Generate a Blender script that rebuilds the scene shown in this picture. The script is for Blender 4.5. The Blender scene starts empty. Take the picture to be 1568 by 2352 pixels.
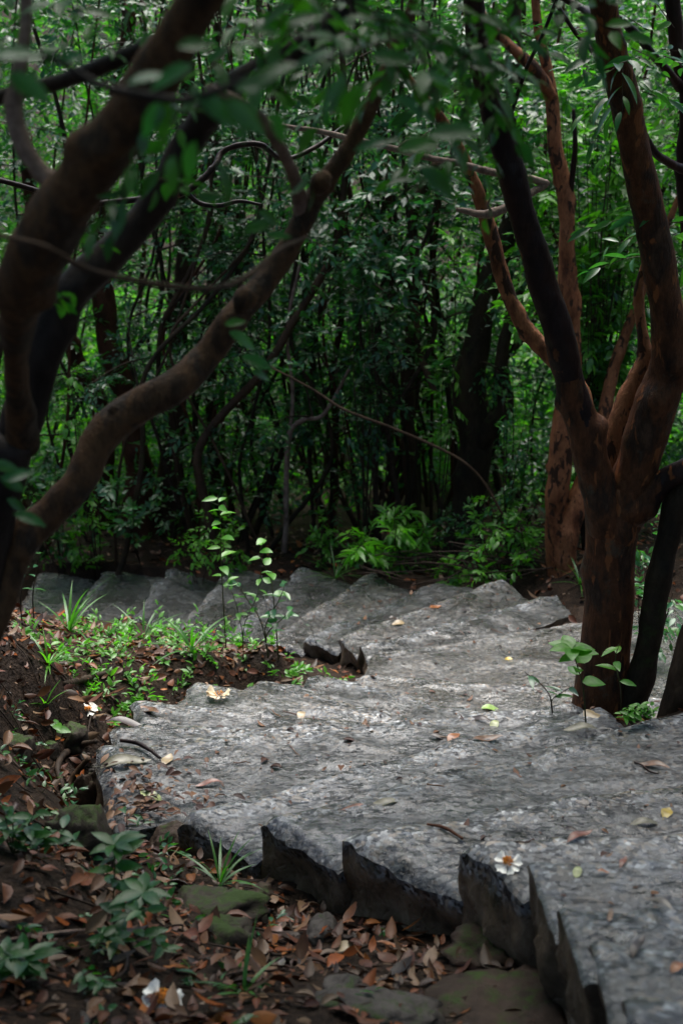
import bpy, math, random
import numpy as np

rng = np.random.default_rng(7)
random.seed(7)
sc = bpy.context.scene
COL = sc.collection
R = math.radians

# ------------------------------------------------------------------ camera geometry
K = 3267.0                      # 50 mm lens on a 36 mm tall frame, picture 1568 x 2352 units
PITCH = R(18)
CP, SP = math.cos(PITCH), math.sin(PITCH)

def ray(px, py):
    a, b = (px - 784) / K, -(py - 1176) / K
    return np.array([a, CP + b * SP, -SP + b * CP])

def at(px, py, Y):
    d = ray(px, py)
    return d * (Y / d[1])

def atz(px, py, z):
    d = ray(px, py)
    return d * (z / d[2])

def unit_px(P):                 # metres per picture unit at point P
    return (P[1] * CP - P[2] * SP) / K

# ------------------------------------------------------------------ noise
def _hash(ix, iy, iz):
    n = ix * 374761393 + iy * 668265263 + iz * 2147483647 % 1000003 * 7919
    n = (n ^ (n >> 13)) * 1274126177
    n = n ^ (n >> 16)
    return (n & 0xFFFF) / 65535.0

def vnoise(P, s=1.0, seed=0):
    P = np.asarray(P, float) * s + seed * 17.31
    i = np.floor(P).astype(np.int64)
    f = P - i
    f = f * f * (3 - 2 * f)
    o = 0
    for dx in (0, 1):
        for dy in (0, 1):
            for dz in (0, 1):
                w = (f[..., 0] if dx else 1 - f[..., 0]) * (f[..., 1] if dy else 1 - f[..., 1]) * (f[..., 2] if dz else 1 - f[..., 2])
                o = o + w * _hash(i[..., 0] + dx, i[..., 1] + dy, i[..., 2] + dz)
    return o * 2 - 1

def fbm(P, s=1.0, octv=3, seed=0):
    o, a = 0, 1.0
    for k in range(octv):
        o = o + a * vnoise(P, s * 2.03 ** k, seed + k)
        a *= 0.5
    return o

# ------------------------------------------------------------------ mesh helpers
class G:
    def __init__(self):
        self.V, self.F, self.M, self.n = [], [], [], 0

    def add(self, V, F, mi=0):
        V = np.asarray(V, float).reshape(-1, 3)
        F = np.asarray(F, np.int64)
        self.V.append(V)
        self.F.append(F + self.n)
        self.M.append(np.full(len(F), mi))
        self.n += len(V)

    def build(self, name, mats, parent=None, org=(0, 0, 0), smooth=True):
        V = np.concatenate(self.V) - np.asarray(org, float)
        me = bpy.data.meshes.new(name)
        me.vertices.add(len(V))
        me.vertices.foreach_set('co', V.astype(np.float32).ravel())
        loops = np.concatenate([f.ravel() for f in self.F])
        tot = np.concatenate([np.full(len(f), f.shape[1]) for f in self.F])
        start = np.concatenate([[0], np.cumsum(tot)[:-1]])
        me.loops.add(len(loops))
        me.loops.foreach_set('vertex_index', loops.astype(np.int32))
        me.polygons.add(len(tot))
        me.polygons.foreach_set('loop_start', start.astype(np.int32))
        me.polygons.foreach_set('material_index', np.concatenate(self.M).astype(np.int32))
        me.polygons.foreach_set('use_smooth', np.full(len(tot), smooth))
        for m in (mats if isinstance(mats, (list, tuple)) else [mats]):
            me.materials.append(m)
        me.update(calc_edges=True)
        me.validate()
        o = bpy.data.objects.new(name, me)
        COL.objects.link(o)
        if parent is not None:
            o.parent = parent
        else:
            o.location = org
        return o

def tag(o, label=None, cat=None, group=None, kind=None):
    if label: o['label'] = label
    if cat: o['category'] = cat
    if group: o['group'] = group
    if kind: o['kind'] = kind
    return o

def thing(name, label, cat, loc, group=None):
    o = bpy.data.objects.new(name, None)
    o.empty_display_size = 0.1
    COL.objects.link(o)
    o.location = tuple(float(v) for v in loc)
    return tag(o, label, cat, group)

def norm(v):
    return v / np.maximum(np.linalg.norm(v, axis=-1, keepdims=True), 1e-9)

def spline(P, n):
    P = np.asarray(P, float)
    if len(P) == 2:
        t = np.linspace(0, 1, n)[:, None]
        return P[0] * (1 - t) + P[1] * t
    Q = np.vstack([2 * P[0] - P[1], P, 2 * P[-1] - P[-2]])
    seg = len(P) - 1
    u = np.linspace(0, seg, n)
    i = np.minimum(u.astype(int), seg - 1)
    t = (u - i)[:, None]
    a, b, c, d = Q[i], Q[i + 1], Q[i + 2], Q[i + 3]
    return 0.5 * (2 * b + (c - a) * t + (2 * a - 5 * b + 4 * c - d) * t ** 2 + (3 * b - a - 3 * c + d) * t ** 3)

def tube(g, P, rad, sides=10, mi=0, n=None, rough=0.08, seed=0, wob=0.0, knots=0, change=None):
    P = np.asarray(P, float)
    rad = np.asarray(rad, float)
    if n is None:
        L = np.linalg.norm(np.diff(P, axis=0), axis=1).sum()
        n = int(np.clip(L / max(rad.mean() * 0.7, 0.004), 6, 160))
    S = spline(np.column_stack([P, rad]), n)
    C, r = S[:, :3], np.abs(S[:, 3])
    if wob:
        C = C + wob * np.stack([vnoise(C, 2.2, seed + 5), vnoise(C, 2.2, seed + 6), vnoise(C, 2.2, seed + 7)], 1)
    T = norm(np.gradient(C, axis=0))
    ref = np.array([0.0, 1.0, 0.0]) if abs(T[0, 1]) < 0.9 else np.array([1.0, 0, 0])
    N = np.zeros_like(C)
    v = norm(np.cross(T[0], ref))
    for k in range(n):
        v = norm(v - T[k] * np.dot(v, T[k]))
        N[k] = v
    B = np.cross(T, N)
    a = np.linspace(0, 2 * np.pi, sides, endpoint=False)
    D = N[:, None] * np.cos(a)[None, :, None] + B[:, None] * np.sin(a)[None, :, None]
    base = C[:, None] + D * r[:, None, None]
    f = 1 + rough * fbm(base, 0.5 / max(r.mean(), .003), 3, seed)
    if knots:
        for q in range(knots):
            kk, ang = rng.integers(n // 8, n - n // 8), rng.uniform(0, 6.28)
            kc = C[kk] + r[kk] * (N[kk] * math.cos(ang) + B[kk] * math.sin(ang))
            d2 = ((base - kc) ** 2).sum(-1) / (r[kk] * rng.uniform(.35, .7)) ** 2
            f = f + 0.32 * np.exp(-d2)
    V = C[:, None] + D * (r[:, None] * f)[..., None]
    V = np.concatenate([V.reshape(-1, 3), C[:1], C[-1:]])
    i = np.arange(n - 1)[:, None] * sides
    j = np.arange(sides)[None]
    j2 = (j + 1) % sides
    F = np.stack([i + j, i + j2, i + sides + j2, i + sides + j], -1).reshape(-1, 4)
    g.add(V, F, mi)
    if change is not None:
        fc = V[F].mean(1)
        tt = (np.arange(len(F)) // sides) / (n - 1) + .16 * fbm(fc * np.array([1, 1, .4]), 14, 4, seed)
        g.M[-1] = np.where(tt > change, 1, 0)
    jj = np.arange(sides)
    off = g.n - len(V)
    for cidx, ring, flip in ((n * sides, 0, 1), (n * sides + 1, (n - 1) * sides, 0)):
        tri = np.stack([np.full(sides, cidx), ring + (jj + flip) % sides, ring + (jj + 1 - flip) % sides], -1)
        g.F.append(tri + off)
        g.M.append(np.full(sides, mi))
    return C, r

DY = 0.0
def limb(g, pts, sides=14, mi=0, **kw):
    """pts: (px, py, width in picture units, world depth Y)"""
    P, r = [], []
    for (px, py, w, Y) in pts:
        p = at(px, py, Y + DY)
        P.append(p)
        r.append(w * 0.5 * unit_px(p))
    return tube(g, P, r, sides, mi, **kw)

def leaf_t(nl=4, w=0.4, fold=0.25, droop=0.25, belly=0.85):
    t = np.linspace(0, 1, nl + 1)
    hw = 0.5 * w * np.sin(np.pi * np.clip(t, 0, 1) ** belly) ** 0.9 + 0.012 * (t < 0.99)
    hw[-1] = 0.006
    mid = np.stack([t, 0 * t, -droop * t ** 2], 1)
    lf = mid + np.stack([0 * t, hw, fold * hw], 1)
    rt = mid + np.stack([0 * t, -hw, fold * hw], 1)
    V = np.stack([lf, mid, rt], 1).reshape(-1, 3)
    F = []
    for k in range(nl):
        a = 3 * k
        F += [(a, a + 3, a + 4, a + 1), (a + 1, a + 4, a + 5, a + 2)]
    return V, np.array(F)

LEAF_FAR = leaf_t(2, 0.42, 0.3, 0.15, 1.0)
LEAF_MID = leaf_t(4, 0.40, 0.3, 0.25)
LEAF_LONG = leaf_t(5, 0.26, 0.3, 0.3)
LEAF_ROUND = leaf_t(6, 0.62, 0.25, 0.2, 0.72)
LEAF_NEAR = leaf_t(8, 0.40, 0.28, 0.22)
BLADE = leaf_t(9, 0.055, 0.5, 0.0, 0.45)

def scatter(g, T, pos, X, up, s, mi=0):
    pos, X, up = np.asarray(pos, float), norm(np.asarray(X, float)), np.asarray(up, float)
    s = np.broadcast_to(np.asarray(s, float), (len(pos),))
    Y = norm(np.cross(up, X))
    Z = np.cross(X, Y)
    v, F = T
    V = pos[:, None] + s[:, None, None] * (v[None, :, 0:1] * X[:, None] + v[None, :, 1:2] * Y[:, None] + v[None, :, 2:3] * Z[:, None])
    n = len(v)
    FF = (F[None] + (np.arange(len(pos)) * n)[:, None, None]).reshape(-1, F.shape[1])
    g.add(V.reshape(-1, 3), FF, mi)

def rand_up(n, tilt):
    return np.array([0, 0, 1.0]) + rng.normal(0, tilt, (n, 3))

def twigs(g, S, D, L, nleaf, ll, T=LEAF_FAR, mi=0, tw=1, tilt=0.35, rt=0.0018, opp=55, drop=0.25):
    """leafy twigs: starts S, directions D, lengths L, nleaf leaves each of length ll"""
    n = len(S)
    D = norm(D)
    L = np.broadcast_to(np.asarray(L, float), (n,))
    t = (np.arange(nleaf) + 0.6) / nleaf
    sag = np.array([0, 0, -1.0])
    pos = S[:, None] + D[:, None] * (L[:, None] * t)[..., None] + sag * (drop * L[:, None] * t ** 2)[..., None]
    pos = pos + rng.normal(0, .004, pos.shape)
    side = np.where(np.arange(nleaf) % 2 == 0, 1.0, -1.0)[None] * np.ones((n, 1))
    up0 = norm(rand_up(n, 0.25))
    lat = norm(np.cross(up0, D))
    ang = R(opp) * (1 - 0.5 * t)[None] * rng.uniform(.75, 1.25, (n, nleaf))
    ang[:, -1] = 0.1
    X = D[:, None] * np.cos(ang)[..., None] + lat[:, None] * (side * np.sin(ang))[..., None] + sag * 0.12
    X = X + rng.normal(0, 0.14, X.shape)
    up = up0[:, None] + rng.normal(0, tilt, X.shape)
    s = ll * rng.uniform(.6, 1.2, (n, nleaf)) * (0.75 + 0.5 * np.sin(np.pi * t))[None]
    scatter(g, T, pos.reshape(-1, 3), X.reshape(-1, 3), up.reshape(-1, 3), s.ravel(), mi)
    if rt > 0:                                  # the woody twig itself, three-sided
        tt = np.array([0, .5, 1.0])
        C = S[:, None] + D[:, None] * (L[:, None] * tt)[..., None] + sag * (drop * L[:, None] * tt ** 2)[..., None]
        rr = rt * np.array([1.3, 1, .5])
        a = np.array([0, 2.094, 4.189])
        zz = np.cross(lat, D)
        ring = lat[:, None] * np.cos(a)[None, :, None] + zz[:, None] * np.sin(a)[None, :, None]
        V = C[:, :, None] + ring[:, None] * rr[None, :, None, None]
        F = []
        for k in range(2):
            for j in range(3):
                F.append((k * 3 + j, k * 3 + (j + 1) % 3, k * 3 + 3 + (j + 1) % 3, k * 3 + 3 + j))
        F = np.array(F)
        g.add(V.reshape(-1, 3), (F[None] + (np.arange(n) * 9)[:, None, None]).reshape(-1, 4), tw)

# ------------------------------------------------------------------ materials
def mat(name):
    m = bpy.data.materials.new(name)
    m.use_nodes = True
    nt = m.node_tree
    nt.nodes.clear()
    out = nt.nodes.new('ShaderNodeOutputMaterial')
    b = nt.nodes.new('ShaderNodeBsdfPrincipled')
    nt.links.new(b.outputs[0], out.inputs[0])
    return m, nt, b, out

def nd(nt, typ, ins=None, **kw):
    n = nt.nodes.new(typ)
    for k, v in kw.items():
        setattr(n, k, v)
    for k, v in (ins or {}).items():
        if isinstance(v, bpy.types.NodeSocket):
            nt.links.new(v, n.inputs[k])
        else:
            n.inputs[k].default_value = v
    return n

def ramp(nt, fac, stops, interp='LINEAR'):
    n = nt.nodes.new('ShaderNodeValToRGB')
    n.color_ramp.interpolation = interp
    e = n.color_ramp.elements
    while len(e) < len(stops):
        e.new(0.5)
    for el, (p, c) in zip(e, stops):
        el.position = p
        el.color = (*c, 1) if len(c) == 3 else c
    nt.links.new(fac, n.inputs[0])
    return n.outputs[0]

def g3(v):
    return (v, v, v)

def mixc(nt, fac, a, b, mode='MIX'):
    n = nt.nodes.new('ShaderNodeMix')
    n.data_type = 'RGBA'
    n.blend_type = mode
    for k, v in ((0, fac), (6, a), (7, b)):
        if isinstance(v, bpy.types.NodeSocket):
            nt.links.new(v, n.inputs[k])
        elif isinstance(v, tuple):
            n.inputs[k].default_value = (*v, 1)
        else:
            n.inputs[k].default_value = v
    return n.outputs[2]

def leaf_mat(name, cols, rough=0.38, trans=0.35, tcol=None, spec=0.5):
    m, nt, b, out = mat(name)
    geo = nd(nt, 'ShaderNodeNewGeometry')
    c = ramp(nt, geo.outputs['Random Per Island'], [(i / (len(cols) - 1), k) for i, k in enumerate(cols)])
    tex = nd(nt, 'ShaderNodeTexNoise', {'Vector': geo.outputs['Position'], 'Scale': 60.0, 'Detail': 2.0})
    c2 = mixc(nt, 0.35, c, ramp(nt, tex.outputs['Fac'], [(.3, g3(.45)), (.7, g3(1.3))]), 'MULTIPLY')
    nt.links.new(c2, b.inputs['Base Color'])
    b.inputs['Roughness'].default_value = rough
    b.inputs['Specular IOR Level'].default_value = spec
    if trans > 0:
        tr = nd(nt, 'ShaderNodeBsdfTranslucent')
        tc = mixc(nt, 1.0, c2, tcol or (1.5, 2.2, .5), 'MULTIPLY')
        nt.links.new(tc, tr.inputs['Color'])
        mx = nd(nt, 'ShaderNodeMixShader', {0: trans, 1: b.outputs[0], 2: tr.outputs[0]})
        nt.links.new(mx.outputs[0], out.inputs[0])
    return m

M = {}
M['leaf_dark'] = leaf_mat('glossy_dark_leaf', [(.010, .048, .022), (.016, .07, .028), (.024, .10, .034), (.014, .078, .042), (.04, .125, .02)], .3, .3, None, .55)
M['leaf_mid'] = leaf_mat('forest_leaf', [(.014, .065, .026), (.03, .115, .028), (.022, .11, .045), (.055, .165, .022), (.026, .10, .03)], .3, .38, None, .55)
M['leaf_bright'] = leaf_mat('young_leaf', [(.05, .18, .018), (.09, .26, .02), (.06, .2, .028), (.12, .29, .03)], .36, .42)
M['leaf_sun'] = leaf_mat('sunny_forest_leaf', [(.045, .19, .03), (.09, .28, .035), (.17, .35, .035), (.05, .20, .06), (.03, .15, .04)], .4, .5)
M['leaf_near'] = leaf_mat('near_tree_leaf', [(.015, .07, .016), (.03, .10, .018), (.02, .09, .026), (.045, .15, .012)], .36, .35)
M['grass'] = leaf_mat('grass_blade', [(.025, .10, .012), (.05, .16, .018), (.04, .13, .025)], .4, .35)
M['litter'] = leaf_mat('dead_leaf', [(.012, .008, .006), (.04, .016, .008), (.13, .048, .018), (.022, .014, .011), (.17, .09, .045), (.07, .020, .008), (.014, .010, .008), (.22, .058, .012), (.03, .025, .022), (.20, .125, .075), (.02, .011, .006), (.14, .052, .03), (.045, .02, .01), (.28, .095, .02)], .42, .05, (1.2, .8, .5), .2)
M['debris'] = leaf_mat('wet_dead_leaf', [(.03, .015, .013), (.07, .035, .025), (.16, .08, .04), (.05, .03, .03), (.11, .05, .03), (.2, .12, .07)], .5, .05, (1.2, .8, .5), .15)

def flat_leaf(name, col, var=0.3, rough=.4):
    m, nt, b, out = mat(name)
    geo = nd(nt, 'ShaderNodeNewGeometry')
    tex = nd(nt, 'ShaderNodeTexNoise', {'Vector': geo.outputs['Position'], 'Scale': 55.0, 'Detail': 4.0})
    lo, hi = tuple(v * (1 - var) for v in col), tuple(min(1, v * (1 + var)) for v in col)
    nt.links.new(ramp(nt, tex.outputs['Fac'], [(.3, lo), (.7, hi)]), b.inputs['Base Color'])
    b.inputs['Roughness'].default_value = rough
    return m

FL = {'green': flat_leaf('fallen_green_leaf', (.14, .22, .05)), 'pale': flat_leaf('pale_green_leaf', (.25, .28, .11)),
      'yellow': flat_leaf('yellow_leaf', (.32, .23, .04)), 'tan': flat_leaf('tan_leaf', (.27, .20, .11)),
      'brown': flat_leaf('brown_leaf', (.12, .06, .03), .5), 'dark': flat_leaf('dark_leaf', (.03, .018, .014), .5),
      'red': flat_leaf('reddish_leaf', (.16, .06, .035), .4), 'orange': flat_leaf('orange_leaf', (.22, .08, .025), .4),
      'olive': flat_leaf('olive_leaf', (.10, .09, .05), .4), 'grey': flat_leaf('greyish_leaf', (.14, .12, .10), .4)}
M['petal'] = flat_leaf('white_petal', (.82, .80, .74), .08, .5)
M['petal_old'] = flat_leaf('withered_petal', (.62, .52, .36), .3, .6)
M['stamen'] = flat_leaf('orange_stamen', (.72, .28, .03), .45, .7)

def bark(name, cols, scale=9.0, zs=.45, rough=.6, bump=.5, patch=None, moss=None):
    m, nt, b, out = mat(name)
    tc = nd(nt, 'ShaderNodeNewGeometry')
    mp = nd(nt, 'ShaderNodeMapping', {'Vector': tc.outputs['Position'], 'Scale': (1, 1, zs)})
    n1 = nd(nt, 'ShaderNodeTexNoise', {'Vector': mp.outputs[0], 'Scale': scale, 'Detail': 6.0, 'Roughness': .62})
    n2 = nd(nt, 'ShaderNodeTexNoise', {'Vector': mp.outputs[0], 'Scale': scale * 6, 'Detail': 5.0, 'Roughness': .7})
    c = ramp(nt, n1.outputs['Fac'], [(.30 + .4 * i / (len(cols) - 1), k) for i, k in enumerate(cols)])
    c = mixc(nt, .7, c, ramp(nt, n2.outputs['Fac'], [(.25, g3(.35)), (.75, g3(1.5))]), 'MULTIPLY')
    if patch:
        n3 = nd(nt, 'ShaderNodeTexNoise', {'Vector': mp.outputs[0], 'Scale': scale * 2.2, 'Detail': 4.0, 'Distortion': .6})
        c = mixc(nt, ramp(nt, n3.outputs['Fac'], [(patch[0], g3(0)), (patch[0] + .035, g3(1))]), c, patch[1])
    if moss:
        n4 = nd(nt, 'ShaderNodeTexNoise', {'Vector': tc.outputs['Position'], 'Scale': 7.0, 'Detail': 8.0, 'Roughness': .75})
        c = mixc(nt, ramp(nt, n4.outputs['Fac'], [(moss[0], g3(0)), (moss[0] + .1, g3(.8))]), c, moss[1])
    nt.links.new(c, b.inputs['Base Color'])
    b.inputs['Specular IOR Level'].default_value = .12
    b.inputs['Roughness'].default_value = rough
    hsum = nd(nt, 'ShaderNodeMath', {0: n1.outputs['Fac'], 1: n2.outputs['Fac']}, operation='ADD')
    bp = nd(nt, 'ShaderNodeBump', {'Height': hsum.outputs[0], 'Strength': bump, 'Distance': .012})
    nt.links.new(bp.outputs[0], b.inputs['Normal'])
    return m

M['bark_near'] = bark('brown_bark', [(.014, .010, .007), (.05, .029, .017), (.10, .052, .025), (.036, .025, .018), (.085, .062, .045)], 10, .5, .6, .9)
M['bark_near_dark'] = bark('dark_bark', [(.009, .007, .007), (.022, .016, .014), (.042, .028, .02)], 8, .5, .5, .4)
M['bark_red'] = bark('reddish_peeling_bark', [(.014, .008, .006), (.05, .021, .011), (.095, .037, .017), (.028, .017, .012), (.075, .04, .025)], 9, .4, .5, .9, (.60, (.19, .068, .026)), (.58, (.07, .062, .045)))
M['bark_black'] = bark('near_black_bark', [(.008, .006, .008), (.018, .011, .011), (.035, .016, .011)], 7, .4, .42, .4, (.68, (.14, .05, .02)))
M['bark_orange'] = bark('orange_peeling_bark', [(.06, .022, .011), (.17, .065, .028), (.24, .10, .046), (.09, .034, .017)], 9, .45, .55, .9, (.55, (.035, .018, .011)), (.62, (.12, .08, .055)))
M['bark_dead'] = bark('grey_dead_wood', [(.08, .055, .045), (.19, .13, .105), (.28, .21, .17)], 14, 1, .6, .5)
M['bark_moss'] = bark('mossy_dark_bark', [(.012, .01, .008), (.03, .022, .014), (.05, .034, .02)], 8, .5, .65, .7, None, (.56, (.035, .05, .016)))
M['bark_bg'] = bark('dull_brown_bark', [(.02, .014, .01), (.05, .03, .018), (.08, .05, .032)], 7, .5, .65, .6, None, (.62, (.04, .05, .02)))
M['bark_bgred'] = bark('dull_reddish_bark', [(.025, .013, .009), (.07, .028, .016), (.10, .042, .022)], 7, .5, .65, .5)
M['twig'] = bark('dark_twig', [(.015, .011, .009), (.035, .024, .017), (.06, .04, .028)], 20, 1, .6, .3)
M['stem'] = bark('green_stem', [(.03, .035, .014), (.05, .06, .02), (.06, .045, .02)], 20, 1, .5, .2)

def granite(name, dark=False):
    m, nt, b, out = mat(name)
    geo = nd(nt, 'ShaderNodeNewGeometry')
    P = geo.outputs['Position']
    v1 = nd(nt, 'ShaderNodeTexVoronoi', {'Vector': P, 'Scale': 74.0})
    sep = nd(nt, 'ShaderNodeSeparateColor', {0: v1.outputs['Color']})
    sp = ramp(nt, sep.outputs[0], [(0, (.022, .022, .026)), (.24, (.11, .11, .115)), (.42, (.24, .24, .25)), (.60, (.36, .29, .23)), (.78, (.40, .385, .37)), (.92, (.62, .61, .60)), (1, (.62, .61, .60))], 'CONSTANT')
    n1 = nd(nt, 'ShaderNodeTexNoise', {'Vector': P, 'Scale': 22.0, 'Detail': 6.0, 'Roughness': .7})
    c = mixc(nt, .7, sp, ramp(nt, n1.outputs['Fac'], [(.34, g3(.35)), (.5, g3(.85)), (.66, g3(1.3))]), 'MULTIPLY')
    n2 = nd(nt, 'ShaderNodeTexNoise', {'Vector': P, 'Scale': 2.6, 'Detail': 5.0, 'Roughness': .6, 'Distortion': .5})
    wet = ramp(nt, n2.outputs['Fac'], [(.40, g3(1)), (.58, g3(0))])
    c = mixc(nt, wet, c, mixc(nt, 1.0, c, (.62, .62, .60), 'MULTIPLY'))
    n5 = nd(nt, 'ShaderNodeTexNoise', {'Vector': P, 'Scale': 5.0, 'Detail': 7.0, 'Roughness': .7})
    c = mixc(nt, ramp(nt, n5.outputs['Fac'], [(.52, g3(0)), (.72, g3(.75))]), c, (.10, .085, .062))
    # thin dark cracks and drag marks along the grain
    mp = nd(nt, 'ShaderNodeMapping', {'Vector': P, 'Scale': (1, 2.6, 1), 'Rotation': (0, 0, .35)})
    n6 = nd(nt, 'ShaderNodeTexNoise', {'Vector': mp.outputs[0], 'Scale': 19.0, 'Detail': 4.0, 'Roughness': .6, 'Distortion': .6})
    pit = ramp(nt, n6.outputs['Fac'], [(.56, g3(0)), (.64, g3(.9))])
    c = mixc(nt, pit, c, (.035, .03, .027))
    if dark:
        uvs = nd(nt, 'ShaderNodeUVMap', uv_map='edge_dist')
        sxs = nd(nt, 'ShaderNodeSeparateXYZ', {0: uvs.outputs[0]})
        ns = nd(nt, 'ShaderNodeTexNoise', {'Vector': P, 'Scale': 12.0, 'Detail': 5.0, 'Roughness': .65})
        ds = nd(nt, 'ShaderNodeMath', {0: ns.outputs['Fac'], 1: -.22, 2: sxs.outputs[0]}, operation='MULTIPLY_ADD')
        lowfac = ramp(nt, nd(nt, 'ShaderNodeMath', {0: ds.outputs[0], 1: .15}, operation='ADD').outputs[0], [(.09, g3(.08)), (.14, g3(1))])
        n7 = nd(nt, 'ShaderNodeTexNoise', {'Vector': P, 'Scale': 9.0, 'Detail': 6.0, 'Roughness': .7})
        nb = ramp(nt, n7.outputs['Fac'], [(.3, (.07, .05, .032)), (.5, (.22, .145, .088)), (.7, (.38, .28, .19))])
        c = mixc(nt, lowfac, c, nb)
        n8 = nd(nt, 'ShaderNodeTexNoise', {'Vector': P, 'Scale': 6.0, 'Detail': 4.0})
        c = mixc(nt, ramp(nt, n8.outputs['Fac'], [(.55, g3(0)), (.68, g3(.6))]), c, (.035, .04, .014))
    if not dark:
        uvn = nd(nt, 'ShaderNodeUVMap', uv_map='edge_dist')
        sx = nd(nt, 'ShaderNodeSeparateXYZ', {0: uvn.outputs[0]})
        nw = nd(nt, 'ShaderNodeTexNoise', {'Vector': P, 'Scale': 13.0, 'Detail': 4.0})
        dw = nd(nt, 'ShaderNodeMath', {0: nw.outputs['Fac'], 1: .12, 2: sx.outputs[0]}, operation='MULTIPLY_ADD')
        c = mixc(nt, 1.0, c, ramp(nt, dw.outputs[0], [(.045, (1.75, 1.70, 1.60)), (.085, (1.3, 1.27, 1.22)), (.15, g3(.78)), (.22, (.36, .35, .33))]), 'MULTIPLY')  # tread colour lighter along the nosing, darker towards the back
    oi = nd(nt, 'ShaderNodeObjectInfo')
    c = mixc(nt, 1.0, c, ramp(nt, oi.outputs['Random'], [(0, (.38, .43, .48)), (.5, (.57, .615, .665)), (1, (.80, .83, .86))]), 'MULTIPLY')
    nt.links.new(c, b.inputs['Base Color'])
    ro = ramp(nt, n2.outputs['Fac'], [(.40, g3(.10)), (.56, g3(.40))])
    nt.links.new(ro, b.inputs['Roughness'])
    b.inputs['Specular IOR Level'].default_value = .6 if not dark else .2
    if not dark:
        nc = nd(nt, 'ShaderNodeTexNoise', {'Vector': P, 'Scale': 6.0, 'Detail': 5.0, 'Roughness': .6})
        nt.links.new(ramp(nt, nc.outputs['Fac'], [(.40, g3(0)), (.55, g3(1))]), b.inputs['Coat Weight'])
        b.inputs['Coat Roughness'].default_value = .07
        b.inputs['Coat IOR'].default_value = 1.5
        bc = nd(nt, 'ShaderNodeBump', {'Height': n1.outputs['Fac'], 'Strength': 1.0, 'Distance': .05})
        nt.links.new(bc.outputs[0], b.inputs['Coat Normal'])
    h1 = nd(nt, 'ShaderNodeMath', {0: n1.outputs['Fac'], 1: .9}, operation='MULTIPLY')
    h2 = nd(nt, 'ShaderNodeMath', {0: sep.outputs[1], 1: .12, 2: h1.outputs[0]}, operation='MULTIPLY_ADD')
    h3 = nd(nt, 'ShaderNodeMath', {0: pit, 1: -.5, 2: h2.outputs[0]}, operation='MULTIPLY_ADD')
    bp = nd(nt, 'ShaderNodeBump', {'Height': h3.outputs[0], 'Strength': .85, 'Distance': .010})
    nt.links.new(bp.outputs[0], b.inputs['Normal'])
    return m

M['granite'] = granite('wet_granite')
M['granite_side'] = granite('stained_granite', True)

def soil(name):
    m, nt, b, out = mat(name)
    geo = nd(nt, 'ShaderNodeNewGeometry')
    n1 = nd(nt, 'ShaderNodeTexNoise', {'Vector': geo.outputs['Position'], 'Scale': 9.0, 'Detail': 8.0, 'Roughness': .7})
    n2 = nd(nt, 'ShaderNodeTexNoise', {'Vector': geo.outputs['Position'], 'Scale': 70.0, 'Detail': 4.0})
    c = ramp(nt, n1.outputs['Fac'], [(.3, (.007, .005, .004)), (.5, (.02, .013, .009)), (.7, (.04, .025, .016))])
    c = mixc(nt, .7, c, ramp(nt, n2.outputs['Fac'], [(.3, g3(.4)), (.7, g3(1.5))]), 'MULTIPLY')
    nt.links.new(c, b.inputs['Base Color'])
    b.inputs['Roughness'].default_value = .7
    b.inputs['Specular IOR Level'].default_value = .08
    bp = nd(nt, 'ShaderNodeBump', {'Height': n2.outputs['Fac'], 'Strength': .8, 'Distance': .02})
    nt.links.new(bp.outputs[0], b.inputs['Normal'])
    return m
M['soil'] = soil('forest_soil')

def rock(name, col, moss):
    m, nt, b, out = mat(name)
    geo = nd(nt, 'ShaderNodeNewGeometry')
    P = geo.outputs['Position']
    n1 = nd(nt, 'ShaderNodeTexNoise', {'Vector': P, 'Scale': 14.0, 'Detail': 7.0, 'Roughness': .7})
    c = ramp(nt, n1.outputs['Fac'], [(.3, tuple(v * .4 for v in col)), (.55, col), (.75, tuple(v * 1.5 for v in col))])
    if moss > 0:
        nz = nd(nt, 'ShaderNodeSeparateXYZ', {0: geo.outputs['Normal']})
        n2 = nd(nt, 'ShaderNodeTexNoise', {'Vector': P, 'Scale': 10.0, 'Detail': 6.0, 'Roughness': .75})
        f = nd(nt, 'ShaderNodeMath', {0: nz.outputs[2], 1: .35, 2: n2.outputs['Fac']}, operation='MULTIPLY_ADD')
        c = mixc(nt, ramp(nt, f.outputs[0], [(.86 - moss * .3, g3(0)), (.98 - moss * .3, g3(.9))]), c, (.03, .055, .010))
    nt.links.new(c, b.inputs['Base Color'])
    b.inputs['Roughness'].default_value = .6
    b.inputs['Specular IOR Level'].default_value = .12
    bp = nd(nt, 'ShaderNodeBump', {'Height': n1.outputs['Fac'], 'Strength': .8, 'Distance': .02})
    nt.links.new(bp.outputs[0], b.inputs['Normal'])
    return m
M['rock_moss'] = rock('mossy_stone', (.04, .032, .024), .42)
M['rock_bare'] = rock('damp_stone', (.05, .034, .025), .05)
M['rock_grey'] = rock('damp_grey_stone', (.075, .065, .058), .1)

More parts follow.
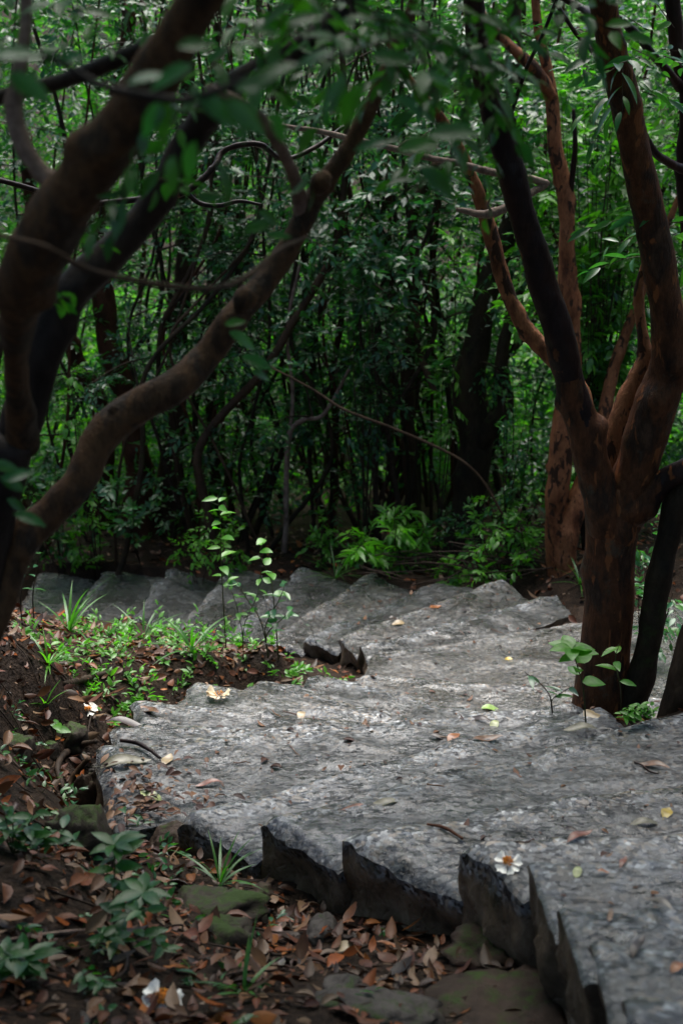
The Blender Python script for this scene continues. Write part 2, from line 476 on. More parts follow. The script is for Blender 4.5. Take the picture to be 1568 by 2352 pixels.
# ------------------------------------------------------------------ the stairway: plan of every step
ZE = -2.07
H = 0.13
LPX = [('a', 1425, 2270), ('b', 1350, 2135), ('c', 1280, 2050), ('d', 1210, 1965), ('e', 1065, 1935), ('f', 780, 1915), ('g', 592, 1880),
       ('h', 405, 1865), ('i', 217, 1702), ('i2', 250, 1663), ('j', 300, 1597), ('k', 445, 1555), ('l', 605, 1550), ('m', 725, 1537),
       ('n', 830, 1537), ('o', 855, 1495), ('p', 825, 1480), ('q', 775, 1460), ('r', 695, 1465)]
STEPS = []
zk = {}
Lw, Rw = {}, {}
order = ['z'] + [s[0] for s in LPX] + ['s', 't', 'u', 'v', 'w', 'x']
RISE = dict(a=.12, b=.12, c=.12, d=.115, e=.12, f=.175, g=.145, h=.14)
zk['e'] = ZE
for n in range(4, -1, -1):
    zk[order[n]] = zk[order[n + 1]] + RISE.get(order[n + 1], H)
for n in range(6, len(order)):
    zk[order[n]] = zk[order[n - 1]] - RISE.get(order[n], H)
for (k, x, y) in LPX:
    Lw[k] = atz(x, y, zk[k])[:2]
Lw['z'] = np.array([.47, 1.74])
for k, v in (('s', (-.57, 9.55)), ('t', (-.95, 9.75)), ('u', (-1.38, 10.0)), ('v', (-1.83, 10.25)), ('w', (-2.33, 10.55)), ('x', (-2.85, 10.9))):
    Lw[k] = np.array(v)
for k, v in dict(z=(2.4, 1.74), a=(2.4, 2.08), b=(2.4, 2.46), c=(2.4, 2.8), d=(2.4, 3.22), e=(2.35, 3.68), f=(2.05, 4.42), g=(1.65, 5.15),
                 i=(1.0, 5.55), i2=(1.12, 5.62), j=(1.24, 5.66), k=(1.38, 5.7), l=(1.6, 5.78), m=(2.0, 6.1), n=(2.4, 7.2), o=(2.4, 9.1)).items():
    Rw[k] = np.array(v)
for k, x, y in (('h', 1390, 1617), ('p', 1275, 1361), ('q', 1150, 1325), ('r', 1000, 1325), ('s', 850, 1310), ('t', 690, 1295), ('u', 530, 1295), ('v', 385, 1296), ('w', 235, 1302), ('x', 90, 1308)):
    Rw[k] = atz(x, y, zk[k])[:2]

def tread_disp(x, y):
    P = np.stack([x, y, 0 * x], -1)
    return 0.016 * fbm(P, 4.5, 2, 3) + 0.007 * fbm(P * np.array([1, 1.7, 1]), 16, 3, 9)

POLY = {}
for n in range(1, len(order)):
    k, b = order[n], order[n - 1]
    bl, br = Lw[b].copy(), Rw[b].copy()
    if k == 'h':
        br = np.array([1.15, 4.9])
    if k in ('i2', 'j', 'k', 'l', 'm', 'n'):
        bl = bl + norm(br - bl) * (.07 if k == 'i2' else .15)
    if k in 'qrstuv':
        br = br + norm(bl - br) * .10
    if k == 'i':
        bl = np.array([-.83, 4.46])
    if k == 'p':
        br = atz(1316, 1412, zk['p'])[:2]
    POLY[k] = np.array([Lw[k], Rw[k], br, bl])      # front-left, front-right, back-right, back-left

def inside(poly, x, y, grow=0.0):
    c = poly.mean(0)
    p = poly + (poly - c) / np.linalg.norm(poly - c, axis=1, keepdims=True) * grow
    area = sum(p[i][0] * p[(i + 1) % 4][1] - p[(i + 1) % 4][0] * p[i][1] for i in range(4))
    sg = 1 if area > 0 else -1
    r = np.ones(np.shape(x), bool)
    for i in range(4):
        a, bb = p[i], p[(i + 1) % 4]
        r &= sg * ((bb[0] - a[0]) * (y - a[1]) - (bb[1] - a[1]) * (x - a[0])) >= 0
    return r

STEP_LABEL = {
    'a': 'pinkish granite step in the bottom right corner, its left end only a sliver',
    'b': 'granite step with the lowest dark spike-shaped end but one, bottom right',
    'c': 'pinkish granite step with a narrow dark spike end, second step below the white flower',
    'd': 'granite step with a thin dark spike end just right of the white flower',
    'e': 'granite step carrying the white and orange flower at its left end',
    'f': 'granite step with a long dark left side, one step beyond the flower step',
    'g': 'granite step with a small pointed left end, two steps beyond the flower step',
    'h': 'granite step with its mossy left side above the hollow brown stone',
    'i': 'broad granite step with the leftmost corner and a dark vertical end beside the curved root',
    'i2': 'granite step with a long dark red leaf along its left end',
    'j': 'granite step with square left end beside the litter bank and withered flower',
    'k': 'granite step whose left corner meets the green plants on the bank',
    'l': 'granite step with rounded left corner under the bank of small plants',
    'm': 'granite step with its left tip just below the group of dark spikes',
    'n': 'granite step at the inner bend, its tip right of the dark spikes',
    'o': 'wide granite step whose left end is the smallest dark spike at the bend',
    'p': 'granite step with a square outer end nearest the right tree trunk',
    'q': 'granite step with a pointed outer end below the leafy light green shrub',
    'r': 'granite step ending in the largest dark block at the inner bend',
    's': 'granite step with an orange leaf on its rounded outer end',
    't': 'grey granite step behind the tall bank seedlings',
    'u': 'grey granite step behind the heart-leaved seedling',
    'v': 'grey granite step half covered by litter, next to last at far left',
    'x': 'last granite step at the far left, mostly hidden by the leaning trunk',
    'w': 'lowest clearly visible granite step at far left behind the strap-leaved grass'}

def add_uv(o, uv):
    me = o.data
    l = me.uv_layers.new(name='edge_dist')
    vi = np.empty(len(me.loops), np.int32)
    me.loops.foreach_get('vertex_index', vi)
    l.data.foreach_set('uv', uv[vi].astype(np.float32).ravel())

def make_slab(k):
    fl, fr, br, bl = POLY[k]
    z = zk[k]
    nu, nv = 84, 22
    u = np.linspace(0, 1, nu)
    u = (.45 * u + .55 * (.5 - .5 * np.cos(np.pi * u)))[:, None]
    v = np.linspace(0, 1, nv)[None]                   # 0 = nosing, 1 = back
    # ragged nosing and ends
    sd = (hash(k) % 97) if False else sum(ord(c) for c in k) * 3
    A = fl + (fr - fl) * u[..., None]
    B = bl + (br - bl) * u[..., None]
    A, B = A.reshape(nu, 1, 2), B.reshape(nu, 1, 2)
    P = A * (1 - v[..., None]) + B * v[..., None]
    X, Y = P[..., 0], P[..., 1]
    nrm = norm(np.array([(fr - fl)[1], -(fr - fl)[0]]))
    if np.dot(nrm, (fl + fr - bl - br)) < 0:
        nrm = -nrm
    tl = np.random.default_rng(sd).normal(0, .016, 2)
    N3 = np.stack([X, Y, 0 * X], -1)
    rag = 0.030 * fbm(N3, 3.6, 4, sd) * np.clip(1 - v / .3, 0, 1) * np.clip(u / .1, .04 if k in 'zabcdopq' else .15, 1) * np.clip((1 - u) / .1, .15, 1)
    X = X + nrm[0] * rag
    Y = Y + nrm[1] * rag
    al = norm(fr - fl)
    eL, eR = np.clip(1 - u / .05, 0, 1), np.clip(1 - (1 - u) / .05, 0, 1)
    ragl = (.003 if k in 'zabcdopq' else .012) * fbm(N3, 9, 3, sd + 4)
    X = X + al[0] * ragl * (eL + eR)
    Y = Y + al[1] * ragl * (eL + eR)
    Z = z + tread_disp(X, Y)
    # worn rounding towards nosing and ends
    dn = np.clip(1 - v / .12, 0, 1) ** 2
    wid = np.linalg.norm(fr - fl)
    chip = 1 + .8 * fbm(N3, 14, 2, sd + 30)
    bw = .012 if k in 'zabcdopq' else (.034 if k in 'er' else .055)
    de = (bw / .055) ** .7 * (np.clip(1 - u * wid / bw, 0, 1) ** 1.7 + np.clip(1 - (1 - u) * wid / .06, 0, 1) ** 1.7) * np.clip(chip, .2, 2)
    Z = Z - 0.030 * dn - 0.03 * de + tl[0] * (u - .5) + tl[1] * (v - .3)
    top = np.stack([X, Y, Z + 0 * u], -1)
    g = G()
    I = np.arange(nu * nv).reshape(nu, nv)
    F = np.stack([I[:-1, :-1], I[1:, :-1], I[1:, 1:], I[:-1, 1:]], -1).reshape(-1, 4)
    g.add(top.reshape(-1, 3), F, 0)
    # sides: skirt in several rings with rough relief
    ringi = np.concatenate([I[:, 0], I[-1, 1:], I[-2::-1, -1], I[0, -2:0:-1]])
    loop = top.reshape(-1, 3)[ringi]
    cen = np.array([*POLY[k].mean(0), 0])
    depth = 0.42
    nr = 12
    rings = []
    for q in range(nr):
        f = q / (nr - 1)
        out = norm((loop - cen) * np.array([1, 1, 0]))
        Pn = loop - np.array([0, 0, depth * f])
        am = 0.05 * np.sin(np.pi * min(f * 1.3, 1)) if q else 0
        rings.append(Pn + out * (am * fbm(Pn * np.array([1, 1, .6]), 9, 4, sd + 11) - (0.05 * f if q else 0))[:, None] if q else Pn)
    W = np.concatenate(rings)
    m = len(ringi)
    F = []
    for q in range(nr - 1):
        j = np.arange(m)
        F.append(np.stack([q * m + j, (q + 1) * m + j, (q + 1) * m + (j + 1) % m, q * m + (j + 1) % m], -1))
    g.add(W, np.concatenate(F), 1)
    org = (float(fl[0] + fr[0]) / 2, float(fl[1] + fr[1]) / 2, z - depth)
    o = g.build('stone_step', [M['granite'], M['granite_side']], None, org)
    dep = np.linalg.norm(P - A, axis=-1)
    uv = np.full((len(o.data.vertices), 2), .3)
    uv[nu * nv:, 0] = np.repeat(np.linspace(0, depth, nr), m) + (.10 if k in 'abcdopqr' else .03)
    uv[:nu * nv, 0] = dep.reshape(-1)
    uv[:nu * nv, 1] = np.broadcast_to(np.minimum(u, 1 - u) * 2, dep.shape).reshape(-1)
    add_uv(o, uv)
    tag(o, STEP_LABEL[k], 'stone step', 'granite steps of the winding stairway')
    return o

for k in order[1:]:
    make_slab(k)

# ------------------------------------------------------------------ the ground
CT = []
def cpx(px, py, z):
    p = atz(px, py, z)
    CT.append((p[0], p[1], z))
for px, py, z in ((0, 2340, -1.95), (400, 2340, -2.06), (800, 2340, -2.12), (1000, 2300, -2.25), (1060, 2200, -2.36), (0, 2000, -2.02), (200, 2010, -2.2), (400, 2050, -2.5),
                  (600, 2010, -2.58), (780, 2065, -2.56), (600, 2200, -2.3), (200, 2200, -2.1), (0, 1750, -2.32), (190, 1715, -2.76), (205, 1800, -2.92), (225, 1925, -2.9), (440, 1965, -2.76), (0, 1600, -2.38),
                  (120, 1600, -2.68), (0, 1480, -2.42), (100, 1490, -2.62), (300, 1545, -2.98), (500, 1522, -3.12), (650, 1522, -3.28), (250, 1490, -3.0), (450, 1500, -3.18),
                  (600, 1505, -3.32), (350, 1460, -3.22), (520, 1465, -3.42), (120, 1440, -2.9), (1420, 1640, -2.74), (1460, 1655, -2.70), (1560, 1640, -2.62), (1335, 1392, -3.72), (1300, 1290, -3.82), (1080, 1338, -4.0), (930, 1325, -4.14), (760, 1308, -4.26), (610, 1290, -4.38), (460, 1285, -4.5), (300, 1270, -4.6), (150, 1270, -4.7), (900, 1270, -4.4), (300, 1235, -4.72), (600, 1240, -4.6)):
    cpx(px, py, z)
def outl(k, d, dz):
    e = norm(Lw[k] - Rw[k])
    p = Lw[k] + e * d
    CT.append((p[0], p[1], zk[k] + dz))
for k, d, dz in (('i', .12, -.22), ('i2', .12, -.16), ('j', .1, -.15), ('k', .1, -.15), ('l', .1, -.15), ('m', .1, -.16), ('n', .08, -.18), ('z', .12, -.5), ('a', .12, -.5), ('b', .12, -.45), ('c', .12, -.40), ('d', .1, -.36), ('o', .15, -.16), ('p', .2, -.18), ('q', .25, -.2), ('r', .25, -.12), ('s', .25, -.02),
                 ('t', .25, .0), ('u', .25, .03), ('v', .25, .05), ('w', .25, .05)):
    outl(k, d, dz)
for k, dz in (('z', .05), ('a', .05), ('b', .05), ('c', .05), ('d', .05), ('e', .05), ('f', .05), ('g', 0), ('l', .0), ('m', 0), ('n', 0), ('o', -.12), ('p', -.2), ('q', -.24), ('r', -.24), ('s', -.22), ('t', -.18),
              ('u', -.14), ('v', -.08), ('w', .0)):
    e = norm(Rw[k] - Lw[k])
    p = Rw[k] + e * .22
    CT.append((p[0], p[1], zk[k] + dz))
for x, y, z in ((-1.6, 1.5, -1.5), (-3, 3, -1.5), (-3, 5, -1.9), (-3, 7, -2.6), (-2, 6.2, -2.6), (-1.4, 8, -3.3), (-3, 9, -3.6), (0, .5, -1.55), (0, -2, -1.1), (3, 0, -.8), (3.2, 3, -1.5), (3.2, 5, -2.2),
                (3.2, 7, -2.7), (3.2, 9.5, -3.3), (2.2, 11, -3.9), (0, 13, -4.55), (-3, 13, -4.75), (-1.8, 13.0, -4.75), (3, 13, -4.4), (0, 17, -5.3), (-5, 17, -5.4), (5, 17, -5.2), (0, 23, -5.9), (-8, 23, -5.8), (8, 23, -5.6),
                (-8, 0, -.6), (-8, 8, -2.6), (8, 0, -.3), (8, 8, -2.4), (0, -8, -.3), (-12, 14, -4.2), (12, 14, -4.0)):
    CT.append((x, y, z))
CT = np.array(CT)
def _phi(r):
    return np.sqrt(r * r + .01)
_n = len(CT)
_A = np.zeros((_n + 3, _n + 3))
_A[:_n, :_n] = -_phi(np.linalg.norm(CT[:, None, :2] - CT[None, :, :2], axis=-1)) - np.eye(_n) * 0.01
_A[:_n, _n:] = np.column_stack([np.ones(_n), CT[:, :2]])
_A[_n:, :_n] = _A[:_n, _n:].T
_W = np.linalg.solve(_A, np.concatenate([CT[:, 2], np.zeros(3)]))

def ground_z(x, y):
    x, y = np.atleast_1d(np.asarray(x, float)), np.atleast_1d(np.asarray(y, float))
    xs, ys = np.clip(x, -14, 14), np.clip(y, -9, 24)
    z = np.zeros(x.shape)
    for s in range(0, len(x), 20000):
        q = np.stack([xs[s:s + 20000], ys[s:s + 20000]], -1)
        z[s:s + 20000] = -_phi(np.linalg.norm(q[:, None] - CT[None, :, :2], axis=-1)) @ _W[:_n] + _W[_n] + q @ _W[_n + 1:]
    P = np.stack([x, y, 0 * x], -1)
    z = z + .03 * fbm(P, 1.7, 3, 21) + .012 * fbm(P, 9, 2, 23)
    d = np.sqrt(x ** 2 + (y - 8) ** 2)
    far = np.clip((d - 17) / 30, 0, 1)
    z = z + far * far * (3 - 2 * far) * 16 * np.clip(.5 + y / 40 + np.abs(x) / 60, 0, 1)
    for k in order[1:]:
        c = POLY[k].mean(0)
        near = (np.abs(x - c[0]) < 2.2) & (np.abs(y - c[1]) < 1.6)
        if near.any():
            ins = near & inside(POLY[k], x, y, .035)
            z = np.where(ins, np.minimum(z, zk[k] - .12), z)
    return z

def axis(core0, core1, step, far, growth=1.22):
    a = list(np.arange(core0, core1, step))
    s, v = step, core1
    while v < far:
        a.append(v); s *= growth; v += s
    a.append(far)
    s, v, lo = step, core0, []
    while v > -far:
        s *= growth; v -= s; lo.append(max(v, -far))
    return np.array(lo[::-1] + a)

gx, gy = axis(-3.2, 3.4, .035, 90), axis(1.6, 13.6, .045, 90)
GX, GY = np.meshgrid(gx, gy, indexing='ij')
GZ = ground_z(GX.ravel(), GY.ravel())
g = G()
I = np.arange(GX.size).reshape(GX.shape)
g.add(np.stack([GX.ravel(), GY.ravel(), GZ], -1), np.stack([I[:-1, :-1], I[1:, :-1], I[1:, 1:], I[:-1, 1:]], -1).reshape(-1, 4))
tag(g.build('ground', M['soil']), 'dark brown forest soil under leaf litter', 'ground', kind='structure')

def on_ground(x, y):
    return np.array([x, y, float(ground_z(x, y)[0])])

_t = np.linspace(1.5, 20, 900)
def hit(px, py):
    """first of step tread or ground under a picture point: (point, step key or None)"""
    best = None
    for k in order[1:]:
        p = atz(px, py, zk[k])
        if inside(POLY[k], p[0], p[1]) and (best is None or p[1] < best[0][1]):
            best = (p, k)
    d = ray(px, py)
    P = d[None] * (_t / d[1])[:, None]
    below = np.nonzero(P[:, 2] < ground_z(P[:, 0], P[:, 1]))[0]
    if len(below) and (best is None or P[below[0], 1] < best[0][1] - .08):
        return P[below[0]], None
    if best is None:
        return P[-1], None
    p = best[0].copy()
    p[2] = zk[best[1]] + float(tread_disp(np.array([p[0]]), np.array([p[1]]))[0])
    return p, best[1]

def on_step(x, y):
    r = np.zeros(x.shape, bool)
    for k in order[1:]:
        r |= inside(POLY[k], x, y, .02)
    return r

def slope_up(x, y):
    e = .04
    zx = ground_z(x + e, y) - ground_z(x - e, y)
    zy = ground_z(x, y + e) - ground_z(x, y - e)
    return norm(np.stack([-zx / (2 * e), -zy / (2 * e), np.ones_like(zx)], -1))

# ------------------------------------------------------------------ near left tree
def base_of(pts):
    P = at(pts[0][0], pts[0][1], pts[0][3])
    return P

lb = at(-260, 1900, 2.95)
lb[2] = float(ground_z(lb[0], lb[1])[0])
T1 = thing('leaning_tree', 'large dark tree at the left edge with three leaning limbs and out-of-focus leaves', 'tree', lb)
g = G()
P0 = lb - [0, 0, .15]
pts = [(-190, 1700, 150, 2.95), (-115, 1520, 120, 2.98), (-55, 1400, 105, 3.0), (-38, 1250, 115, 2.98), (-4, 1120, 115, 2.95), (34, 1005, 108, 2.92)]
PP = [P0] + [at(a, b, d) for a, b, w, d in pts]
RR = [.11] + [w * .5 * unit_px(p) for p, (a, b, w, d) in zip(PP[1:], pts)]
tube(g, PP, RR, 20, 0, seed=1, rough=.1)
g.build('trunk', M['bark_near_dark'], T1, lb)
def part_limb(name, root, org, pts, m, **kw):
    gg = G()
    c = limb(gg, pts, **kw)
    gg.build(name, m, root, org)
    return c
part_limb('limb', T1, lb, [(50, 1020, 80, 2.93), (44, 950, 68, 2.85), (34, 880, 60, 2.75), (30, 800, 66, 2.62), (40, 715, 96, 2.5), (66, 640, 128, 2.42), (105, 560, 140, 2.35), (160, 470, 138, 2.3), (232, 370, 130, 2.25), (303, 268, 122, 2.2), (372, 150, 112, 2.15), (432, 50, 106, 2.1), (495, -70, 100, 2.05), (560, -300, 64, 2.0), (600, -600, 14, 2.0)],
          M['bark_near'], sides=24, seed=2, rough=.11, knots=7, wob=.008)
part_limb('limb', T1, lb, [(38, 1010, 95, 2.95), (66, 900, 96, 2.95), (100, 800, 93, 2.95), (142, 700, 89, 2.95), (190, 640, 86, 2.95), (262, 572, 79, 2.95), (330, 500, 76, 2.95), (385, 415, 73, 2.92), (432, 325, 71, 2.9), (522, 215, 67, 2.85), (680, 120, 60, 2.8), (770, 55, 57, 2.8), (850, -60, 52, 2.8)],
          M['bark_near_dark'], sides=20, seed=3, rough=.1, knots=6, wob=.006)
part_limb('limb', T1, lb, [(-50, 1500, 70, 3.0), (6, 1400, 62, 3.0), (25, 1310, 77, 3.02), (60, 1235, 80, 3.03), (115, 1180, 80, 3.05), (178, 1110, 80, 3.05), (222, 1020, 79, 3.08), (280, 958, 81, 3.1), (350, 918, 79, 3.1), (420, 875, 76, 3.12), (480, 808, 69, 3.15), (530, 732, 66, 3.15), (590, 660, 58, 3.18), (648, 580, 53, 3.2), (692, 500, 50, 3.2), (735, 425, 46, 3.2), (782, 365, 44, 3.2), (822, 300, 41, 3.2), (865, 220, 36, 3.2), (905, 130, 30, 3.2), (950, 20, 26, 3.2), (985, -160, 17, 3.2), (1040, -380, 6, 3.2)],
          M['bark_near'], sides=20, seed=4, rough=.1, knots=7, wob=.008)
part_limb('branch', T1, lb, [(692, 495, 38, 3.2), (684, 435, 32, 3.15), (655, 360, 28, 3.0), (610, 288, 28, 2.85), (560, 240, 24, 2.7), (480, 200, 20, 2.5)], M['bark_dead'], sides=12, seed=5, knots=2)
part_limb('branch', T1, lb, [(145, 440, 52, 2.35), (110, 408, 46, 2.36), (88, 385, 42, 2.36), (50, 328, 44, 2.36), (32, 250, 44, 2.36), (42, 180, 38, 2.36), (60, 60, 30, 2.36), (60, -60, 30, 2.36)], M['bark_dead'], sides=12, seed=6, knots=3)
part_limb('branch', T1, lb, [(-30, 535, 11, 1.95), (100, 565, 12, 1.95), (200, 618, 14, 1.98), (330, 648, 15, 2.0), (470, 664, 16, 2.05), (560, 640, 15, 2.15), (640, 575, 12, 2.3), (705, 545, 7, 2.4)], M['bark_bg'], sides=8, seed=7)
part_limb('branch', T1, lb, [(-40, 150, 14, 1.6), (100, 128, 15, 1.6), (220, 190, 20, 1.6), (330, 220, 21, 1.6), (425, 228, 20, 1.6), (520, 200, 16, 1.6), (620, 165, 11, 1.6), (800, 120, 9, 1.7), (1000, 60, 7, 1.8)], M['bark_near_dark'], sides=8, seed=8)
part_limb('branch', T1, lb, [(330, 120, 60, 2.6), (380, 90, 40, 2.6), (240, 150, 40, 2.7), (130, 190, 36, 2.8), (-30, 230, 36, 2.9)], M['bark_near_dark'], sides=10, seed=9)

for q, kp in enumerate(([(556, 700, 40, 3.13), (566, 684, 52, 3.10), (578, 668, 40, 3.10)], [(728, 436, 36, 3.16), (738, 420, 46, 3.13), (746, 404, 34, 3.14)], [(262, 968, 36, 3.1), (262, 945, 34, 3.08), (266, 932, 20, 3.08)])):
    part_limb('knot', T1, lb, kp, M['bark_near'], sides=12, seed=80 + q, rough=.2)
# out-of-focus leaves of the near tree
g = G()
big = [(390, 172, 105, 200, 1.55), (340, 175, 95, 20, 1.6), (625, 168, 115, 200, 1.5), (590, 190, 110, 15, 1.5), (800, 245, 120, 235, 1.45), (760, 215, 110, 230, 1.45), (35, 120, 110, 10, 1.5), (70, 200, 110, -30, 1.5), (120, 110, 60, 30, 1.6),
       (375, 285, 110, 250, 1.7), (350, 275, 90, 240, 1.7), (500, 250, 120, -35, 1.6), (560, 265, 110, -40, 1.6), (520, 420, 90, -70, 1.7), (395, 400, 80, 265, 1.75), (435, 370, 90, 250, 1.75), (640, 290, 80, -60, 1.6),
       (610, 70, 60, 160, 1.6), (560, 100, 70, 180, 1.6), (450, 100, 80, 10, 1.6), (160, 130, 70, 180, 1.6), (720, 130, 90, 190, 1.5), (1040, 300, 110, 10, 1.9), (1010, 420, 110, -35, 1.9), (1060, 370, 90, -50, 1.9), (960, 330, 90, 20, 1.9),
       (1010, 180, 70, -10, 1.9), (900, 130, 90, 0, 1.8), (830, 40, 70, 10, 1.7), (700, 40, 80, 20, 1.7), (940, 240, 70, -30, 1.9), (850, 330, 70, 190, 1.9), (620, 500, 60, -30, 2.3), (590, 520, 70, 190, 2.3), (640, 540, 50, 0, 2.3),
       (560, 780, 70, -30, 2.5), (590, 830, 70, -15, 2.5), (540, 740, 45, 15, 2.5), (600, 860, 50, -25, 2.5), (30, 1110, 60, -30, 2.2), (40, 1090, 70, 20, 2.2), (70, 1190, 70, -15, 2.3), (10, 1070, 60, -10, 2.2), (40, 1160, 50, -40, 2.3)]
pos, X, up, s = [], [], [], []
for px, py, L, an, Y in big:
    p = at(px, py, Y)
    d = np.array([math.cos(R(an)), .25 * rng.normal(), math.sin(R(an))])
    d = norm(d)
    s_ = L * 1.1 * unit_px(p)
    pos.append(p - d * s_ * .5); X.append(d); s.append(s_)
    up.append(np.array([rng.normal(0, .35), -.75 + rng.normal(0, .3), .8]))
_pos, _X, _up, _s = map(np.array, (pos, X, up, s))
_b = np.arange(len(_s)) % 5 < 2
scatter(g, LEAF_NEAR, _pos[_b], _X[_b], _up[_b], _s[_b], 2)
scatter(g, LEAF_NEAR, _pos[~_b], _X[~_b], _up[~_b], _s[~_b], 0)
# sprays of small leaves hanging into the upper frame
S, D = [], []
def spray(px, py, Y, n, sx, sy, sY=.2):
    for _ in range(n):
        S.append(at(px + rng.normal(0, sx), py + rng.normal(0, sy), Y + rng.normal(0, sY)))
        D.append([rng.normal(0, .8), rng.normal(0, .6), rng.normal(-.15, .3)])
spray(560, 60, 2.5, 8, 150, 70)
spray(860, 80, 2.6, 22, 150, 70)
spray(1000, 170, 2.8, 14, 90, 80)
spray(150, 90, 2.6, 6, 110, 80)
spray(1130, 120, 2.7, 9, 60, 50)
spray(700, 20, 2.4, 12, 240, 40)
spray(1180, 20, 2.9, 7, 120, 40)
spray(960, 320, 2.9, 5, 90, 50)
spray(120, 560, 2.7, 4, 60, 60)
spray(420, 330, 2.4, 5, 40, 60)
twigs(g, np.array(S), np.array(D), .16, 7, .045, LEAF_MID, 0, 1, .45)
# unseen leaf canopy, added above the frame to shade bank and near steps
S, D = [], []
for _ in range(3000):
    S.append([rng.uniform(-4.5, 1.2), rng.uniform(-.3, 6.8), rng.uniform(.75, 3.0)])
    D.append([rng.normal(0, .8), rng.normal(0, .8), rng.normal(-.1, .3)])
S, D = np.array(S), np.array(D)
keep = (S[:, 2] > .1 * S[:, 1] + .35) & (S[:, 0] < 1.3 - .16 * S[:, 1])
twigs(g, S[keep], D[keep], .4, 10, .10, LEAF_FAR, 0, 1, .4)
g.build('crown', [M['leaf_near'], M['twig'], M['leaf_mid']], T1, lb)

# ------------------------------------------------------------------ right tree
DY = .27
rb = at(1380, 1640, 5.33 + DY)
rb[2] = float(ground_z(rb[0], rb[1])[0])
T2 = thing('forked_tree', 'reddish brown forked tree standing beside the steps on the right', 'tree', rb)
part_limb('trunk', T2, rb, [(1366, 1700, 150, 5.33), (1370, 1640, 136, 5.33), (1381, 1560, 118, 5.34), (1392, 1450, 108, 5.35), (1402, 1350, 106, 5.35), (1405, 1250, 116, 5.36), (1408, 1170, 138, 5.36), (1412, 1110, 120, 5.36)],
          M['bark_red'], sides=28, seed=12, rough=.12, knots=6)
part_limb('limb', T2, rb, [(1392, 1215, 95, 5.33), (1368, 1100, 82, 5.3), (1344, 1000, 80, 5.28), (1312, 885, 74, 5.25), (1282, 765, 72, 5.2), (1240, 640, 68, 5.17), (1205, 520, 63, 5.13), (1166, 380, 62, 5.1), (1132, 260, 58, 5.06), (1102, 130, 52, 5.03), (1083, -60, 46, 5.0), (1060, -300, 32, 5.0), (1050, -650, 8, 5.0)], [M['bark_red'], M['bark_black']], sides=64, n=260, seed=14, rough=.11, knots=6, wob=.006, change=.21)  # bark turns from reddish to near-black further up the limb
part_limb('limb', T2, rb, [(1420, 1200, 112, 5.36), (1458, 1090, 104, 5.33), (1490, 985, 98, 5.3), (1526, 880, 95, 5.28), (1540, 800, 90, 5.25), (1526, 680, 80, 5.22), (1502, 540, 74, 5.2), (1472, 400, 72, 5.15), (1435, 235, 68, 5.1), (1402, 100, 63, 5.06), (1370, -60, 60, 5.0), (1320, -350, 44, 5.0), (1290, -750, 10, 5.0)],
          M['bark_red'], sides=24, seed=15, rough=.11, knots=7, wob=.006)
part_limb('limb', T2, rb, [(1384, 1130, 58, 5.42), (1400, 1040, 52, 5.45), (1430, 940, 50, 5.47), (1460, 872, 47, 5.48), (1483, 825, 44, 5.48), (1478, 790, 28, 5.48), (1466, 700, 24, 5.5), (1470, 640, 20, 5.5), (1500, 560, 16, 5.5)], M['bark_orange'], sides=18, seed=16, rough=.12, knots=3)
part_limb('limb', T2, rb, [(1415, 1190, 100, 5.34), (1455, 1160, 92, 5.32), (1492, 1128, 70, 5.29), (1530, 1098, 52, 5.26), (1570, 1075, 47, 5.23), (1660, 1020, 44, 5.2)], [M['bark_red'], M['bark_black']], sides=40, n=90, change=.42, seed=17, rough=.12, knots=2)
part_limb('limb', T2, rb, [(1370, 1080, 36, 5.42), (1356, 1000, 36, 5.6), (1340, 910, 36, 5.65), (1302, 858, 37, 5.68), (1252, 808, 40, 5.7), (1200, 742, 38, 5.7), (1162, 665, 36, 5.7), (1137, 575, 36, 5.7), (1116, 500, 34, 5.7), (1092, 430, 30, 5.68), (1062, 360, 28, 5.66), (1030, 300, 24, 5.65), (990, 240, 20, 5.6), (940, 180, 15, 5.6), (880, 80, 10, 5.5)],
          M['bark_orange'], sides=16, seed=18, rough=.12, knots=3)
part_limb('branch', T2, rb, [(1395, 60, 26, 5.1), (1342, 22, 18, 5.4), (1284, -10, 14, 5.5), (1230, -60, 12, 5.6)], M['bark_black'], sides=8, seed=19)
part_limb('branch', T2, rb, [(1284, -20, 9, 5.0), (1245, 80, 9, 5.0), (1209, 155, 10, 5.0), (1180, 240, 9, 5.05), (1164, 290, 9, 5.08)], M['bark_black'], sides=7, seed=20)
part_limb('branch', T2, rb, [(1264, -10, 10, 5.3), (1324, 80, 10, 5.25), (1352, 108, 11, 5.2), (1380, 150, 12, 5.12)], M['bark_black'], sides=7, seed=21)
g = G()
S, D = [], []
for _ in range(2500):  # unseen overhead leaves, added to keep sky and sun off the near steps
    S.append([rng.uniform(.2, 4.5), rng.uniform(.0, 6.8), rng.uniform(1.3, 3.0)])
    D.append([rng.normal(0, .8), rng.normal(0, .8), rng.normal(-.1, .3)])
S, D = np.array(S), np.array(D)
keep = (S[:, 2] > .035 * S[:, 1] + .85)
twigs(g, S[keep], D[keep], .4, 10, .09, LEAF_FAR, 0, 1, .4)
S, D = [], []
spray(1440, 120, 5.6, 10, 40, 60)
spray(1520, 110, 5.5, 7, 40, 60)
spray(1530, 500, 5.6, 6, 30, 60)
twigs(g, np.array(S), np.array(D), .3, 8, .09, LEAF_LONG, 0, 1, .45)
g.build('crown', [M['leaf_mid'], M['twig']], T2, rb)

